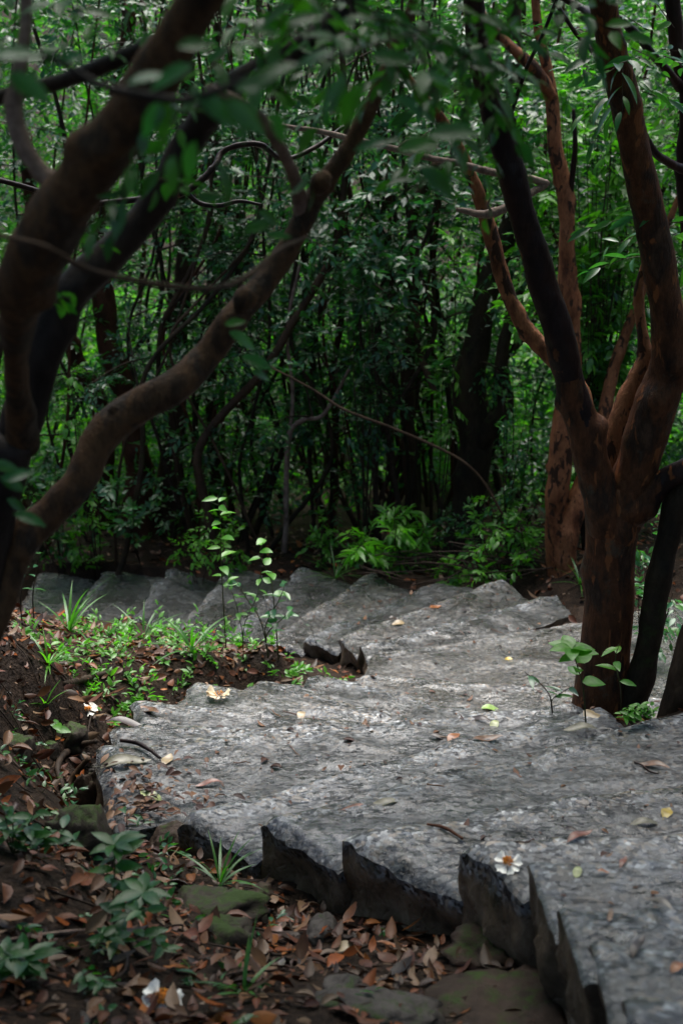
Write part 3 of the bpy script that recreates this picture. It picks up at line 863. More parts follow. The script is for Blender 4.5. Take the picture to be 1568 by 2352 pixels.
# broken bent branch caught across the limbs
g = G()
limb(g, [(560, 262, 7, 5.3), (640, 287, 11, 5.4), (720, 299, 12, 5.45), (828, 324, 13, 5.5), (908, 343, 14, 5.5), (983, 364, 14, 5.5), (1058, 380, 15, 5.52), (1128, 398, 16, 5.54), (1183, 408, 17, 5.55), (1232, 415, 18, 5.55), (1254, 421, 15, 5.55)], 10, 0, seed=22, rough=.2, knots=8, wob=.008)
limb(g, [(1256, 416, 14, 5.56), (1244, 428, 17, 5.55), (1222, 442, 18, 5.53), (1198, 457, 18, 5.5), (1160, 478, 19, 5.46), (1130, 490, 20, 5.44), (1103, 493, 17, 5.42), (1075, 486, 14, 5.4), (1050, 481, 7, 5.38)], 10, 0, seed=23, rough=.26, knots=7, wob=.008)
limb(g, [(908, 343, 6, 5.5), (930, 325, 5, 5.48), (958, 318, 4, 5.46), (985, 300, 2, 5.45)], 6, 0, seed=24, wob=.01)
limb(g, [(1130, 488, 7, 5.44), (1120, 470, 6, 5.42), (1128, 450, 4, 5.4)], 6, 0, seed=25)
p = at(1150, 400, 5.5)
tag(g.build('broken_branch', M['bark_dead'], None, p), 'broken grey branch bent sharply back and hanging across the trunks', 'branch')

DY = 1.45
# ------------------------------------------------------------------ orange trunk beyond the outer steps
ob = at(1286, 1285, 9.0 + DY)
ob[2] = float(ground_z(ob[0], ob[1])[0])
T3 = thing('orange_barked_tree', 'slender orange barked tree beyond the steps behind the forked tree', 'tree', ob)
part_limb('trunk', T3, ob, [(1300, 1350, 84, 9.0), (1292, 1310, 74, 9.0), (1282, 1270, 60, 9.0), (1272, 1200, 46, 9.0), (1280, 1115, 52, 9.0), (1288, 1030, 52, 9.0), (1297, 940, 50, 9.0), (1311, 850, 48, 9.0), (1304, 700, 47, 9.0), (1301, 575, 40, 9.0), (1299, 450, 38, 9.0), (1276, 350, 33, 9.0), (1266, 230, 30, 9.0), (1254, 150, 25, 9.0), (1236, 70, 22, 9.0), (1224, -60, 20, 9.0)],
          M['bark_orange'], sides=16, seed=30, rough=.13, knots=8)
part_limb('limb', T3, ob, [(1296, 1330, 56, 8.98), (1296, 1280, 56, 8.98), (1300, 1220, 62, 9.0), (1325, 1150, 48, 9.05), (1350, 1080, 40, 9.1), (1380, 980, 34, 9.2), (1408, 850, 28, 9.3), (1450, 730, 24, 9.35), (1500, 600, 18, 9.4), (1570, 420, 12, 9.4), (1620, 300, 8, 9.4)], M['bark_orange'], sides=14, seed=31, rough=.14, knots=3)
part_limb('limb', T3, ob, [(1266, 225, 30, 9.0), (1246, 185, 32, 8.95), (1209, 140, 28, 8.9), (1154, 90, 24, 8.9), (1104, 30, 20, 8.9), (1060, -50, 18, 8.9)], M['bark_orange'], sides=12, seed=32, rough=.14)
part_limb('branch', T3, ob, [(1310, 440, 14, 8.98), (1316, 380, 14, 8.9), (1320, 330, 12, 8.8), (1316, 250, 8, 8.8)], M['bark_black'], sides=7, seed=33)

DY = 0.0
# dark trunks at the right edge
def solo_tree(name, label, pts, m, group=None, extra=(), crown=0, cmat='leaf_mid', sides=14, seed=0, knots=4, leaf=.07, branches=2):
    b = at(pts[0][0], pts[0][1], pts[0][3])
    b[2] = float(ground_z(b[0], b[1])[0])
    root = thing(name, label, 'tree', b, group)
    gg = G()
    P = [at(a, c, d) for a, c, w, d in pts]
    r = [w * .5 * unit_px(q) for q, (a, c, w, d) in zip(P, pts)]
    P = [np.array([P[0][0], P[0][1], b[2] - .1])] + P
    r = [r[0] * 1.15] + r
    C, rr = tube(gg, P, r, sides, 0, seed=seed, rough=.12, knots=knots, wob=.03)
    gg.build('trunk', m, root, b)
    for e in extra:
        part_limb('limb', root, b, e, m, sides=10, seed=seed + 1, rough=.12, wob=.01)
    if crown:
        gg = G()
        S, D = [], []
        top = C[len(C) // 3:]
        for q in range(max(2, crown // 14)):
            a = top[rng.integers(0, len(top))]
            dr = norm(np.array([rng.normal(), rng.normal() * .8, rng.uniform(-.1, .7)]))
            Lb = rng.uniform(.4, 1.1)
            bp = np.stack([a, a + dr * Lb * .5 + [0, 0, .05], a + dr * Lb + [0, 0, -.02]])
            tube(gg, bp, [.011, .007, .003], 5, 1, n=8, seed=seed + q, wob=.02)
            for _ in range(14):
                t = rng.uniform(.25, 1)
                S.append(a + dr * Lb * t)
                D.append(dr * .6 + rng.normal(0, .6, 3) + [0, 0, -.05])
        twigs(gg, np.array(S), np.array(D), rng.uniform(.16, .32, len(S)), 8, leaf, LEAF_FAR, 0, 1, .4)
        gg.build('crown', [M[cmat], M['twig']], root, b)
    return root

solo_tree('mossy_tree', 'dark mossy leaning tree just right of the forked tree', [(1432, 1650, 84, 5.55), (1468, 1545, 64, 5.55), (1493, 1430, 58, 5.55), (1512, 1320, 56, 5.55), (1540, 1220, 58, 5.55), (1562, 1140, 58, 5.55), (1640, 1000, 50, 5.55), (1700, 700, 46, 5.55)], M['bark_moss'], seed=40)
solo_tree('mossy_tree', 'brown tree base cut off by the right edge of the frame', [(1540, 1665, 90, 5.3), (1556, 1560, 66, 5.3), (1580, 1450, 60, 5.3), (1612, 1330, 60, 5.3), (1680, 1000, 55, 5.3)], M['bark_bg'], seed=42)
solo_tree('slender_dark_tree', 'thin black tree with curving branches at the upper right edge', [(1610, 1250, 60, 6.4), (1600, 900, 50, 6.4), (1580, 420, 42, 6.3), (1568, 220, 38, 6.2), (1548, 140, 36, 6.2), (1535, 40, 34, 6.2), (1530, -60, 34, 6.2)], M['bark_black'], seed=44,
          extra=([(1590, 400, 26, 6.25), (1534, 371, 20, 6.1), (1499, 345, 18, 6.0), (1474, 300, 14, 5.9), (1460, 250, 10, 5.9)], [(1560, 200, 26, 6.2), (1539, 175, 20, 6.1), (1494, 125, 20, 6.0), (1459, 80, 20, 5.95), (1419, 43, 18, 5.9), (1380, 30, 14, 5.9)]))

# ------------------------------------------------------------------ trees seen one by one in the forest behind
gt = 'trees in the forest behind the steps'
solo_tree('forest_tree', 'thick reddish tree trunk behind the curved left limb', [(322, 1215, 84, 14.00), (315, 1080, 62, 14.00), (300, 980, 56, 14.00), (270, 850, 60, 14.00), (240, 700, 58, 14.00), (212, 560, 50, 14.00), (225, 430, 46, 14.00), (262, 300, 38, 14.00), (300, 0, 30, 14.00)], M['bark_bgred'], gt, seed=50, crown=60)
solo_tree('forest_tree', 'straight dark tree trunk in the middle left of the forest', [(388, 1210, 74, 14.20), (390, 1080, 56, 14.20), (400, 950, 50, 14.20), (405, 800, 45, 14.20), (420, 650, 40, 14.20), (430, 450, 36, 14.20), (440, 0, 30, 14.20)], M['bark_bg'], gt, seed=52, crown=60)
solo_tree('forest_tree', 'narrow black upright trunk left of the picture centre', [(490, 1200, 32, 14.60), (489, 1050, 28, 14.60), (487, 900, 27, 14.60), (485, 700, 25, 14.60), (492, 450, 22, 14.60), (500, 0, 18, 14.60)], M['bark_bg'], gt, seed=53, crown=60)
solo_tree('forest_tree', 'thick mossy tree trunk with a fork, right of the picture centre', [(1066, 1255, 92, 12.20), (1074, 1150, 76, 12.20), (1084, 1050, 80, 12.20), (1086, 950, 78, 12.20), (1080, 850, 70, 12.20), (1096, 750, 62, 12.20), (1122, 640, 55, 12.20), (1152, 560, 50, 12.20), (1175, 470, 45, 12.20), (1180, 200, 38, 12.20), (1190, -60, 30, 12.20)],
          M['bark_moss'], gt, seed=54, crown=60, extra=([(1100, 1025, 50, 12.15), (1138, 965, 46, 12.00), (1160, 930, 40, 11.90), (1152, 860, 34, 11.90), (1160, 780, 28, 11.90), (1200, 640, 22, 11.90)],))
solo_tree('forest_tree', 'greyish crooked tree trunk in the centre of the forest', [(955, 1250, 34, 12.70), (940, 1050, 34, 12.70), (932, 880, 32, 12.70), (946, 740, 26, 12.70), (954, 640, 24, 12.70), (942, 540, 24, 12.70), (955, 460, 22, 12.70), (1000, 380, 16, 12.70)], M['bark_bg'], gt, seed=55, crown=60,
          extra=([(950, 700, 20, 12.60), (965, 810, 18, 12.40), (1000, 905, 14, 12.20)],))
solo_tree('forest_tree', 'thin brown straight pole of a tree near the centre', [(905, 1200, 14, 13.40), (900, 1000, 13, 13.40), (897, 800, 12, 13.40), (893, 600, 11, 13.40), (900, 200, 9, 13.40)], M['bark_bgred'], gt, seed=56, crown=40, knots=2)
solo_tree('forest_tree', 'thin forked sapling rising from the outer edge of the steps', [(654, 1285, 13, 12.40), (661, 1100, 13, 12.40), (668, 1000, 13, 12.40), (700, 970, 11, 12.40), (745, 955, 9, 12.40), (800, 850, 7, 12.40)], M['bark_dead'], gt, seed=57, knots=1,
          extra=([(667, 1010, 10, 12.40), (672, 900, 9, 12.40), (660, 760, 8, 12.40), (690, 600, 7, 12.40)],), crown=30)
solo_tree('forest_tree', 'wavy reddish sapling left of the thin brown pole', [(758, 1190, 22, 14.00), (774, 1000, 18, 14.00), (764, 850, 17, 14.00), (785, 700, 15, 14.00), (770, 500, 12, 14.00), (780, 200, 10, 14.00)], M['bark_bgred'], gt, seed=58, crown=50, knots=3)
solo_tree('forest_tree', 'dark tree trunk leaning left behind the largest near limb', [(240, 1190, 50, 14.40), (235, 950, 44, 14.40), (185, 840, 40, 14.40), (150, 760, 38, 14.40), (90, 600, 34, 14.40), (60, 300, 30, 14.40)], M['bark_bgred'], gt, seed=59, crown=60)
sap = 'slim saplings crowding the forest behind the steps'
for q in range(96):
    px = rng.uniform(440, 1060) if q < 70 else (rng.uniform(1100, 1568) if q < 82 else rng.uniform(0, 440))
    Y = rng.uniform(12.3, 17)
    w = rng.choice([8, 10, 12, 14, 18, 24], p=[.3, .28, .18, .12, .08, .04]) * 11 / Y
    base = at(px, 1100, Y)
    py0 = 1176
    gz = float(ground_z(base[0], base[1])[0])
    v = np.array([base[0], base[1], gz])
    # picture height of the foot
    el = math.atan2(-gz, Y) - PITCH
    py0 = 1176 + K * math.tan(el)
    lean = rng.normal(0, 130)
    k1, k2 = rng.normal(0, 60, 2)
    pts = [(px, py0, w * 1.2, Y), (px + lean * .25 + k1, py0 - 250, w, Y), (px + lean * .5 + k2, py0 - 500, w * .95, Y), (px + lean * .8 - k1, py0 - 800, w * .8, Y), (px + lean * 1.2, -80, w * .6, Y)]
    solo_tree('sapling', 'slim dark sapling in the tangled forest behind the steps', pts, M[('bark_bg', 'bark_moss', 'bark_bgred', 'twig')[q % 4]], sap, seed=60 + q, knots=2, crown=42, cmat=('leaf_dark', 'leaf_mid', 'leaf_dark')[q % 3], sides=8, leaf=.075)

# black climbing stem arching through the upper left of the forest
g = G()
limb(g, [(250, 465, 14, 6.0), (340, 455, 15, 6.0), (425, 440, 16, 6.0), (490, 385, 15, 6.05), (510, 350, 14, 6.1), (550, 333, 14, 6.1), (600, 333, 13, 6.1), (650, 365, 12, 6.2), (720, 340, 11, 6.3), (790, 290, 9, 6.4)], 8, 0, seed=90, rough=.1, knots=2)
limb(g, [(425, 440, 13, 6.0), (460, 467, 12, 6.0), (505, 472, 11, 6.0), (550, 462, 9, 6.0), (600, 470, 6, 6.0)], 8, 0, seed=91)
limb(g, [(250, 465, 14, 6.0), (180, 470, 14, 6.0), (60, 430, 13, 5.9), (-60, 400, 13, 5.8)], 8, 0, seed=92)
tag(g.build('climbing_stem', M['bark_black'], None, at(425, 440, 6.0)), 'black climbing stem arching and forking below the leaves at upper left', 'vine')
g = G()
limb(g, [(600, 830, 4, 11.4), (715, 897, 6, 11.3), (790, 945, 7, 11.2), (900, 985, 7, 11.1), (1000, 1030, 7, 11.0), (1090, 1090, 6, 10.9), (1150, 1180, 6, 10.8)], 7, 0, seed=93, wob=.03)
tag(g.build('fallen_branch', M['bark_bg'], None, at(860, 965, 9.8)), 'thin grey fallen branch slanting down across the saplings in mid forest', 'branch')

# ------------------------------------------------------------------ the leafy mass of the forest
def cloud(name, label, n, box, nleaf, ll, L, m, T=LEAF_FAR, zmin=None, cond=None):
    S = np.stack([rng.uniform(box[0], box[1], n), rng.uniform(box[2], box[3], n), rng.uniform(box[4], box[5], n)], -1)
    gz = ground_z(S[:, 0], S[:, 1])
    keep = S[:, 2] > gz + .25
    clump = fbm(S, .9, 2, 77)
    keep &= clump > -.25
    if cond is not None:
        keep &= cond(S)
    S = S[keep]
    D = np.stack([rng.normal(0, .8, len(S)), rng.normal(-.2, .7, len(S)), rng.normal(0, .4, len(S))], -1)
    g = G()
    twigs(g, S, D, rng.uniform(L * .6, L * 1.3, len(S)), nleaf, ll, T, 0, 1, .45)
    return tag(g.build(name, [m, M['twig']]), label, 'foliage', kind='stuff')
def in_view(S, m=1.5):
    px = S[:, 0] / (S[:, 1] * CP - S[:, 2] * SP) * K
    return np.abs(px) < 784 * m
cloud('forest_foliage', 'dense glossy dark leaves filling the forest behind the steps', 15000, (-6.0, 6.0, 11.2, 15.5, -3.2, 1.5), 9, .088, .28, M['leaf_dark'],
      cond=lambda S: in_view(S) & ((S[:, 0] > -.5) | (S[:, 1] > 12.4)) & (S[:, 2] > -2.05 + rng.normal(0, .35, len(S)) + .5 * np.abs(S[:, 0] - .0) * 0))
cloud('forest_foliage', 'lighter yellow green leaves at the upper right of the forest', 2600, (1.3, 5.0, 10.8, 14.5, -2.2, 1.7), 9, .09, .28, M['leaf_bright'], cond=in_view)
cloud('distant_foliage', 'bright green sunlit leaves seen low between the saplings', 30000, (-8.5, 8.5, 14.8, 19.5, -6, -2.9), 8, .10, .33, M['leaf_sun'], cond=in_view)
cloud('distant_foliage', 'far green canopy closing the view at the back of the forest', 32000, (-11, 11, 19.5, 25, -6, 3.2), 8, .12, .36, M['leaf_sun'], cond=in_view)
cloud('distant_foliage', 'low dark leaves between the sapling trunks', 5200, (-4.6, 4.6, 12.4, 16.5, -5.2, -2.0), 8, .08, .25, M['leaf_mid'], cond=in_view)
# ------------------------------------------------------------------ shrubs and seedlings
def plant(name, label, foot, stems, lt, lsize, m, cat='plant', group=None, per=9, wh=False, stem_m=None, r0=.004, tilt=.35):
    """foot: world point; stems: lists of picture points (px, py, Y) from foot upward; leaves along the upper part"""
    root = thing(name, label, cat, foot, group)
    gs, gl = G(), G()
    for st in stems:
        P = np.array([foot] + [at(*q) for q in st])
        C, rr = tube(gs, P, np.linspace(r0, r0 * .45, len(P)), 6, 0, n=14, rough=.05)
        pos, X, up, s = [], [], [], []
        for q in range(per):
            t = .35 + .65 * (q + .5) / per
            i = min(int(t * 13), 12)
            p = C[i] * (1 - (t * 13 - i)) + C[min(i + 1, 13)] * (t * 13 - i)
            a = q * 2.4 + rng.uniform(-.4, .4)
            d = np.array([math.cos(a), math.sin(a), rng.uniform(-.1, .45)])
            pos.append(p); X.append(d); s.append(lsize * rng.uniform(.65, 1.15)); up.append([rng.normal(0, tilt), rng.normal(0, tilt) - .25, 1])
        if wh:
            for q in range(7):
                a = q * .9 + rng.uniform(-.2, .2)
                pos.append(C[-1]); X.append([math.cos(a), math.sin(a), rng.uniform(.0, .55)]); s.append(lsize * rng.uniform(.85, 1.2)); up.append([rng.normal(0, .2), -.2, 1])
        scatter(gl, lt, pos, X, up, s)
    gs.build('stem', stem_m or M['stem'], root, foot)
    gl.build('foliage', m, root, foot)
    return root

def bush(name, label, px, py, Y, wpx, hpx, ntw, ll, m, T=LEAF_MID, group=None, cat='shrub', nleaf=8, L=.2):
    """a spray-leaved shrub; px,py is the centre of the leaf mass in the picture"""
    c = at(px, py, Y)
    u = unit_px(c)
    f = np.array([c[0], c[1] + .1, float(ground_z(c[0], c[1] + .1)[0])])
    root = thing(name, label, cat, f, group)
    gs, gl = G(), G()
    S, D = [], []
    for q in range(max(3, ntw // 7)):
        tip = c + np.array([rng.normal(0, .38) * wpx * u, rng.normal(0, .25), rng.normal(0, .33) * hpx * u])
        mid = f * .45 + tip * .55 + rng.normal(0, .04, 3)
        C, rr = tube(gs, [f, mid, tip], [.007, .0045, .002], 5, 0, n=14, wob=.01)
        for _ in range(7):
            k = rng.integers(5, 14)
            S.append(C[k]); D.append(rng.normal(0, .6, 3) + [0, -.15, .15])
    twigs(gl, np.array(S), np.array(D), L * rng.uniform(.6, 1.2, len(S)), nleaf, ll, T, 0, 1, .35)
    gs.build('stem', M['twig'], root, f)
    gl.build('foliage', [m, M['twig']], root, f)
    return root

bush('shrub', 'dark green long-leaved shrub beyond the middle of the stairway', 925, 1170, 11.3, 170, 150, 60, .11, M['leaf_bright'], LEAF_LONG)
bush('shrub', 'light green leafy shrub between the mossy forked tree and the orange tree', 1160, 1205, 10.75, 130, 170, 70, .065, M['leaf_bright'])
bush('shrub', 'pale green leafy bush beside the foot of the orange barked tree', 1205, 1230, 10.6, 60, 80, 26, .06, M['leaf_bright'])
bush('shrub', 'green bush in full leaf just below the thick mossy forked trunk', 1060, 1160, 11.4, 60, 60, 16, .06, M['leaf_mid'])
bush('shrub', 'leafy bush with drooping sprays above the curved left limb', 200, 900, 12.4, 130, 100, 40, .075, M['leaf_bright'])
bush('shrub', 'dim green bush framed by the dark trunk and the curved limb', 120, 1060, 12.6, 110, 90, 36, .085, M['leaf_mid'])
bush('shrub', 'low green bush under the curved limb beside the litter slope', 205, 1195, 12.5, 110, 50, 34, .07, M['leaf_bright'])
bush('shrub', 'small bush with broad leaves right of the curved limb', 310, 1115, 12.4, 60, 60, 14, .085, M['leaf_mid'])
bush('shrub', 'bright yellow green shrub in the upper right between two trunks', 1400, 230, 11.0, 210, 140, 190, .10, M['leaf_bright'])
bush('shrub', 'fresh green shrub between the black limb and the orange trunk', 1400, 600, 11.0, 110, 130, 70, .09, M['leaf_mid'])
bush('shrub', 'low bush of small glossy leaves right of the forked trunk fork', 1500, 1290, 8.0, 80, 140, 40, .06, M['leaf_mid'])
bush('shrub', 'bushy spray of leaves right of the black limb at mid height', 1185, 900, 11.0, 90, 130, 50, .055, M['leaf_mid'])
bush('shrub', 'light green sprig with upright leaves near the centre right', 1020, 540, 11.7, 50, 80, 14, .09, M['leaf_bright'], LEAF_LONG)
bush('shrub', 'spray of dark glossy leaves in the middle of the forest', 870, 640, 12.0, 110, 100, 50, .065, M['leaf_dark'])
bush('shrub', 'grey green glossy leafy shrub high in the centre of the forest', 840, 480, 12.1, 130, 90, 50, .075, M['leaf_dark'])
for q, (px, py) in enumerate(((830, 1240), (980, 1260), (740, 1230), (900, 1265), (1100, 1290), (1040, 1275), (560, 1210), (450, 1215))):
    bush('low_plant', 'low green plants along the far edge of the steps', px, py, 11.7 if px < 1000 else 10.8, 70, 45, 22, .06, M['leaf_bright'], LEAF_MID, 'low plants along the far edge of the steps', 'plant')

def sd(px, py):
    return hit(px, py)[0]

f = sd(520, 1500)
plant('seedling', 'tall thin seedling with tiers of drooping leaves on the left bank', f, [[(514, 1400, f[1]), (508, 1290, f[1]), (506, 1190, f[1]), (500, 1140, f[1])]], LEAF_MID, .105, M['leaf_bright'], per=13, r0=.004)
f = sd(640, 1515)
plant('seedling', 'seedling with pale heart-shaped leaves on a bending stem', f, [[(632, 1420, f[1]), (622, 1330, f[1]), (596, 1275, f[1] - .02), (612, 1232, f[1])]], LEAF_ROUND, .085, M['leaf_bright'], per=8, r0=.004)
f = sd(618, 1520)
plant('seedling', 'dark leafy twiggy seedling standing before the grey steps', f, [[(610, 1440, f[1]), (640, 1380, f[1]), (660, 1330, f[1])], [(612, 1460, f[1]), (650, 1420, f[1]), (672, 1400, f[1])], [(600, 1430, f[1]), (570, 1380, f[1]), (540, 1330, f[1])]], LEAF_MID, .09, M['leaf_mid'], per=8, r0=.004)
f = sd(560, 1520)
plant('seedling', 'branching seedling with small yellow green leaves on the bank', f, [[(556, 1450, f[1]), (540, 1380, f[1]), (520, 1330, f[1])], [(560, 1440, f[1]), (590, 1370, f[1]), (600, 1310, f[1])]], LEAF_MID, .065, M['leaf_bright'], per=9, r0=.003)
f = sd(730, 1530)
plant('seedling', 'thin bare arching twig seedling in front of the dark spikes', f, [[(728, 1490, f[1]), (712, 1440, f[1]), (665, 1400, f[1])]], LEAF_MID, .05, M['leaf_dark'], per=3, r0=.0025, stem_m=M['twig'])
for px, lean, lab in ((52, 25, 'thin dark stem rising beside the left trunk, with few leaves'), (80, 12, 'second thin dark stem beside the left trunk, nearer the grass')):
    f = sd(px, 1440)
    plant('seedling', lab, f, [[(px - 4, 1370, f[1]), (px + lean * .5, 1300, f[1]), (px + lean, 1230, f[1])]], LEAF_MID, .06, M['leaf_mid'], per=5, r0=.004, stem_m=M['twig'])

# bright seedlings at the foot of the forked tree
f = sd(1345, 1668)
f = np.array([1.0, 5.05, zk['i'] + .1]) if f[2] < -3 else f
plant('seedling', 'bright green seedling with broad fresh leaves leaning on the forked tree', f, [[(1338, 1580, 5.05), (1325, 1530, 5.03), (1312, 1490, 5.0)]], LEAF_ROUND, .085, M['leaf_bright'], per=6, wh=True, r0=.0035)
f = sd(1425, 1640)
plant('seedling', 'small seedling with two pairs of leaves in front of the forked trunk', f, [[(1424, 1580, 4.98), (1412, 1520, 4.97), (1420, 1480, 4.97)]], LEAF_MID, .075, M['leaf_bright'], per=5, r0=.003)
f = sd(1268, 1642)
plant('seedling', 'thin brown-stemmed seedling with slim leaves left of the forked tree', f, [[(1262, 1600, f[1]), (1240, 1570, f[1]), (1205, 1545, f[1])], [(1266, 1610, f[1]), (1290, 1590, f[1]), (1315, 1575, f[1])]], LEAF_LONG, .08, M['leaf_mid'], per=3, r0=.003, stem_m=M['twig'])
for px, py, lab in ((1450, 1662, 'tuft of small green leaves in the gap between steps and trees'), (1480, 1655, 'little green plant at the base of the mossy tree')):
    f = sd(px, py)
    plant('seedling', lab, f, [[(px + dx, py - dy, f[1])] for dx, dy in ((-25, 25), (-10, 38), (8, 34), (25, 24), (0, 18), (14, 44))], LEAF_MID, .04, M['leaf_bright'], per=5, r0=.002)

# near plants on the litter bank
f = sd(258, 2120)
plant('seedling', 'out-of-focus seedling with tiers of narrow leaves over the litter', f, [[(262, 2050, f[1] - .05), (264, 1990, f[1] - .06), (262, 1940, f[1] - .05)], [(275, 2110, f[1] - .1), (300, 2075, f[1] - .15), (330, 2050, f[1] - .2)]], LEAF_MID, .075, M['leaf_near'], per=11, r0=.003, wh=True)
f = sd(300, 2170)
plant('seedling', 'low spreading fern-like seedling at lower left', f, [[(320, 2150, f[1] - .1), (350, 2165, f[1] - .15), (385, 2180, f[1] - .2)], [(280, 2120, f[1] - .1), (300, 2100, f[1] - .15), (340, 2090, f[1] - .2)], [(270, 2160, f[1] - .1), (230, 2150, f[1] - .12)]], LEAF_MID, .06, M['leaf_near'], per=9, r0=.0025)
f = sd(385, 1905)
plant('seedling', 'single broad green leaf standing on the debris beside the hollow stone', f, [[(384, 1895, f[1]), (382, 1885, f[1])]], LEAF_ROUND, .11, M['leaf_bright'], per=2, r0=.003)
f = sd(290, 1900)
plant('seedling', 'thin grassy shoot against the dark end of the broad step', f, [[(292, 1880, f[1]), (284, 1845, f[1])], [(330, 1890, f[1]), (322, 1868, f[1])]], LEAF_LONG, .06, M['leaf_near'], per=3, r0=.002)
f = sd(128, 1690)
plant('seedling', 'small seedling with one round leaf on the upper litter bank', f, [[(130, 1675, f[1]), (128, 1660, f[1])]], LEAF_ROUND, .085, M['leaf_bright'], per=3, r0=.0025)
f = sd(30, 2260)
plant('seedling', 'seedling with pointed leaves at the lower left edge', f, [[(40, 2240, f[1]), (60, 2205, f[1])], [(20, 2240, f[1]), (10, 2200, f[1])]], LEAF_MID, .07, M['leaf_near'], per=7, r0=.003, wh=True)
f = sd(30, 1960)
plant('seedling', 'leafy green patch of seedlings at the left edge, mid height of the bank', f, [[(30 + a, 1960 - b, f[1])] for a, b in ((-30, 60), (0, 90), (40, 70), (80, 40), (120, 60), (-20, 100), (60, 110), (150, 30))], LEAF_MID, .06, M['leaf_near'], per=7, r0=.0025)
f = sd(180, 1860)
plant('seedling', 'seedling with small oval leaves beside the mossy stone', f, [[(175, 1830, f[1]), (160, 1800, f[1])], [(190, 1840, f[1]), (215, 1810, f[1])], [(150, 1850, f[1]), (110, 1840, f[1])]], LEAF_MID, .06, M['leaf_near'], per=6, r0=.0025)
f = sd(200, 2290)
plant('seedling', 'small green sprig among brown leaves near the bottom edge', f, [[(200, 2260, f[1]), (190, 2230, f[1])], [(215, 2270, f[1]), (240, 2255, f[1])]], LEAF_MID, .04, M['leaf_near'], per=8, r0=.002)

def grass_clump(label, px, py, blades, Lb, m='grass', spread=1.0, wid=BLADE):
    f = sd(px, py)
    gl = G()
    n = blades
    for q in range(n):
        a = rng.uniform(0, 6.28)
        el = rng.uniform(.5, 1.35)
        L = Lb * rng.uniform(.55, 1.1)
        d = np.array([math.cos(a) * math.cos(el) * spread, math.sin(a) * math.cos(el) * spread, math.sin(el)])
        t = np.linspace(0, 1, 10)
        C = f + d * (L * t)[:, None] + np.array([math.cos(a), math.sin(a), 0]) * (L * .35 * t ** 2)[:, None] - np.array([0, 0, 1]) * (L * .5 * math.cos(el) * t ** 2.2)[:, None]
        w = .006 * np.clip(np.sin(np.pi * (t * .9 + .1)), .06, 1) * rng.uniform(.7, 1.3) * (Lb / .3) ** .5
        lat = norm(np.cross(d, [0, 0, 1.0]))
        V = np.stack([C - lat * w[:, None], C + np.array([0, 0, -.15]) * w[:, None], C + lat * w[:, None]], 1).reshape(-1, 3)
        F = []
        for k in range(9):
            b = 3 * k
            F += [(b, b + 3, b + 4, b + 1), (b + 1, b + 4, b + 5, b + 2)]
        gl.add(V, F)
    return tag(gl.build('grass_clump', M[m], None, f), label, 'grass clump')

grass_clump('clump of tall strap-leaved grass on the left bank beside the trunk', 160, 1455, 16, .42)
grass_clump('small bright grass clump in the litter below the strap-leaved grass', 112, 1530, 13, .17, 'leaf_bright')
grass_clump('arching grass clump in the middle of the left bank', 440, 1500, 14, .34)
grass_clump('thin grass clump beside the dark stem of the bending seedling', 330, 1470, 14, .28)
grass_clump('wiry grass tuft below the stained step ends', 505, 2035, 16, .2)
grass_clump('grass tuft with wide blades near the bottom centre', 560, 2285, 8, .17)
grass_clump('small grass tuft in the litter close to the left bank roots', 105, 1625, 9, .12, 'leaf_bright')
grass_clump('dark grass clump at the far edge of the steps', 770, 1330, 18, .32)
grass_clump('fine grass clump under the orange barked tree', 1330, 1345, 14, .28)
grass_clump('grass tuft in the far undergrowth below the mossy forked trunk', 1090, 1330, 12, .26)

# ground cover on the bank hump
g = G()
S, D = [], []
for q in range(330):
    px, py = rng.uniform(40, 700), rng.uniform(1430, 1540)
    if py < 1540 - (px - 40) * .14 - 45: 
        continue
    p = atz(px, py, -2.75)
    if px > 300 or rng.random() < .4:
        S.append(p); D.append(0)
for q in range(330):
    x, y = rng.uniform(-1.5, .1), rng.uniform(6.0, 7.9)
    S.append([x, y, 0])
S = np.array(S)
S = S[~on_step(S[:, 0], S[:, 1])]
S = S[~on_step(S[:, 0] + .08, S[:, 1] - .05)]
S[:, 2] = ground_z(S[:, 0], S[:, 1])
D = np.stack([rng.normal(0, .6, len(S)), rng.normal(0, .5, len(S)), rng.uniform(.3, 1.2, len(S))], -1)
twigs(g, S, D, rng.choice([.05, .09, .16, .26], len(S), p=[.35, .3, .25, .1]), 7, .04, LEAF_MID, 0, 1, .4, .0012)
tag(g.build('ground_cover', [M['leaf_bright'], M['stem']]), 'low green plants covering the bank inside the bend of the steps', 'ground cover', kind='stuff')
g = G()
n = 420
x, y = rng.uniform(-1.6, .3, n), rng.uniform(2.5, 5.2, n)
w = rng.random(n) < np.clip(.25 - x * .6, .1, 1)
x, y = x[w & ~on_step(x, y)], y[w & ~on_step(x, y)]
S = np.stack([x, y, ground_z(x, y)], -1)
D = np.stack([rng.normal(0, .8, len(S)), rng.normal(0, .8, len(S)), rng.uniform(.2, .8, len(S))], -1)
twigs(g, S, D, rng.uniform(.04, .12, len(S)), 5, .032, LEAF_MID, 0, 1, .4, .001)
tag(g.build('ground_cover', [M['leaf_mid'], M['stem']]), 'tiny green seedlings scattered through the brown leaf litter', 'ground cover', kind='stuff')

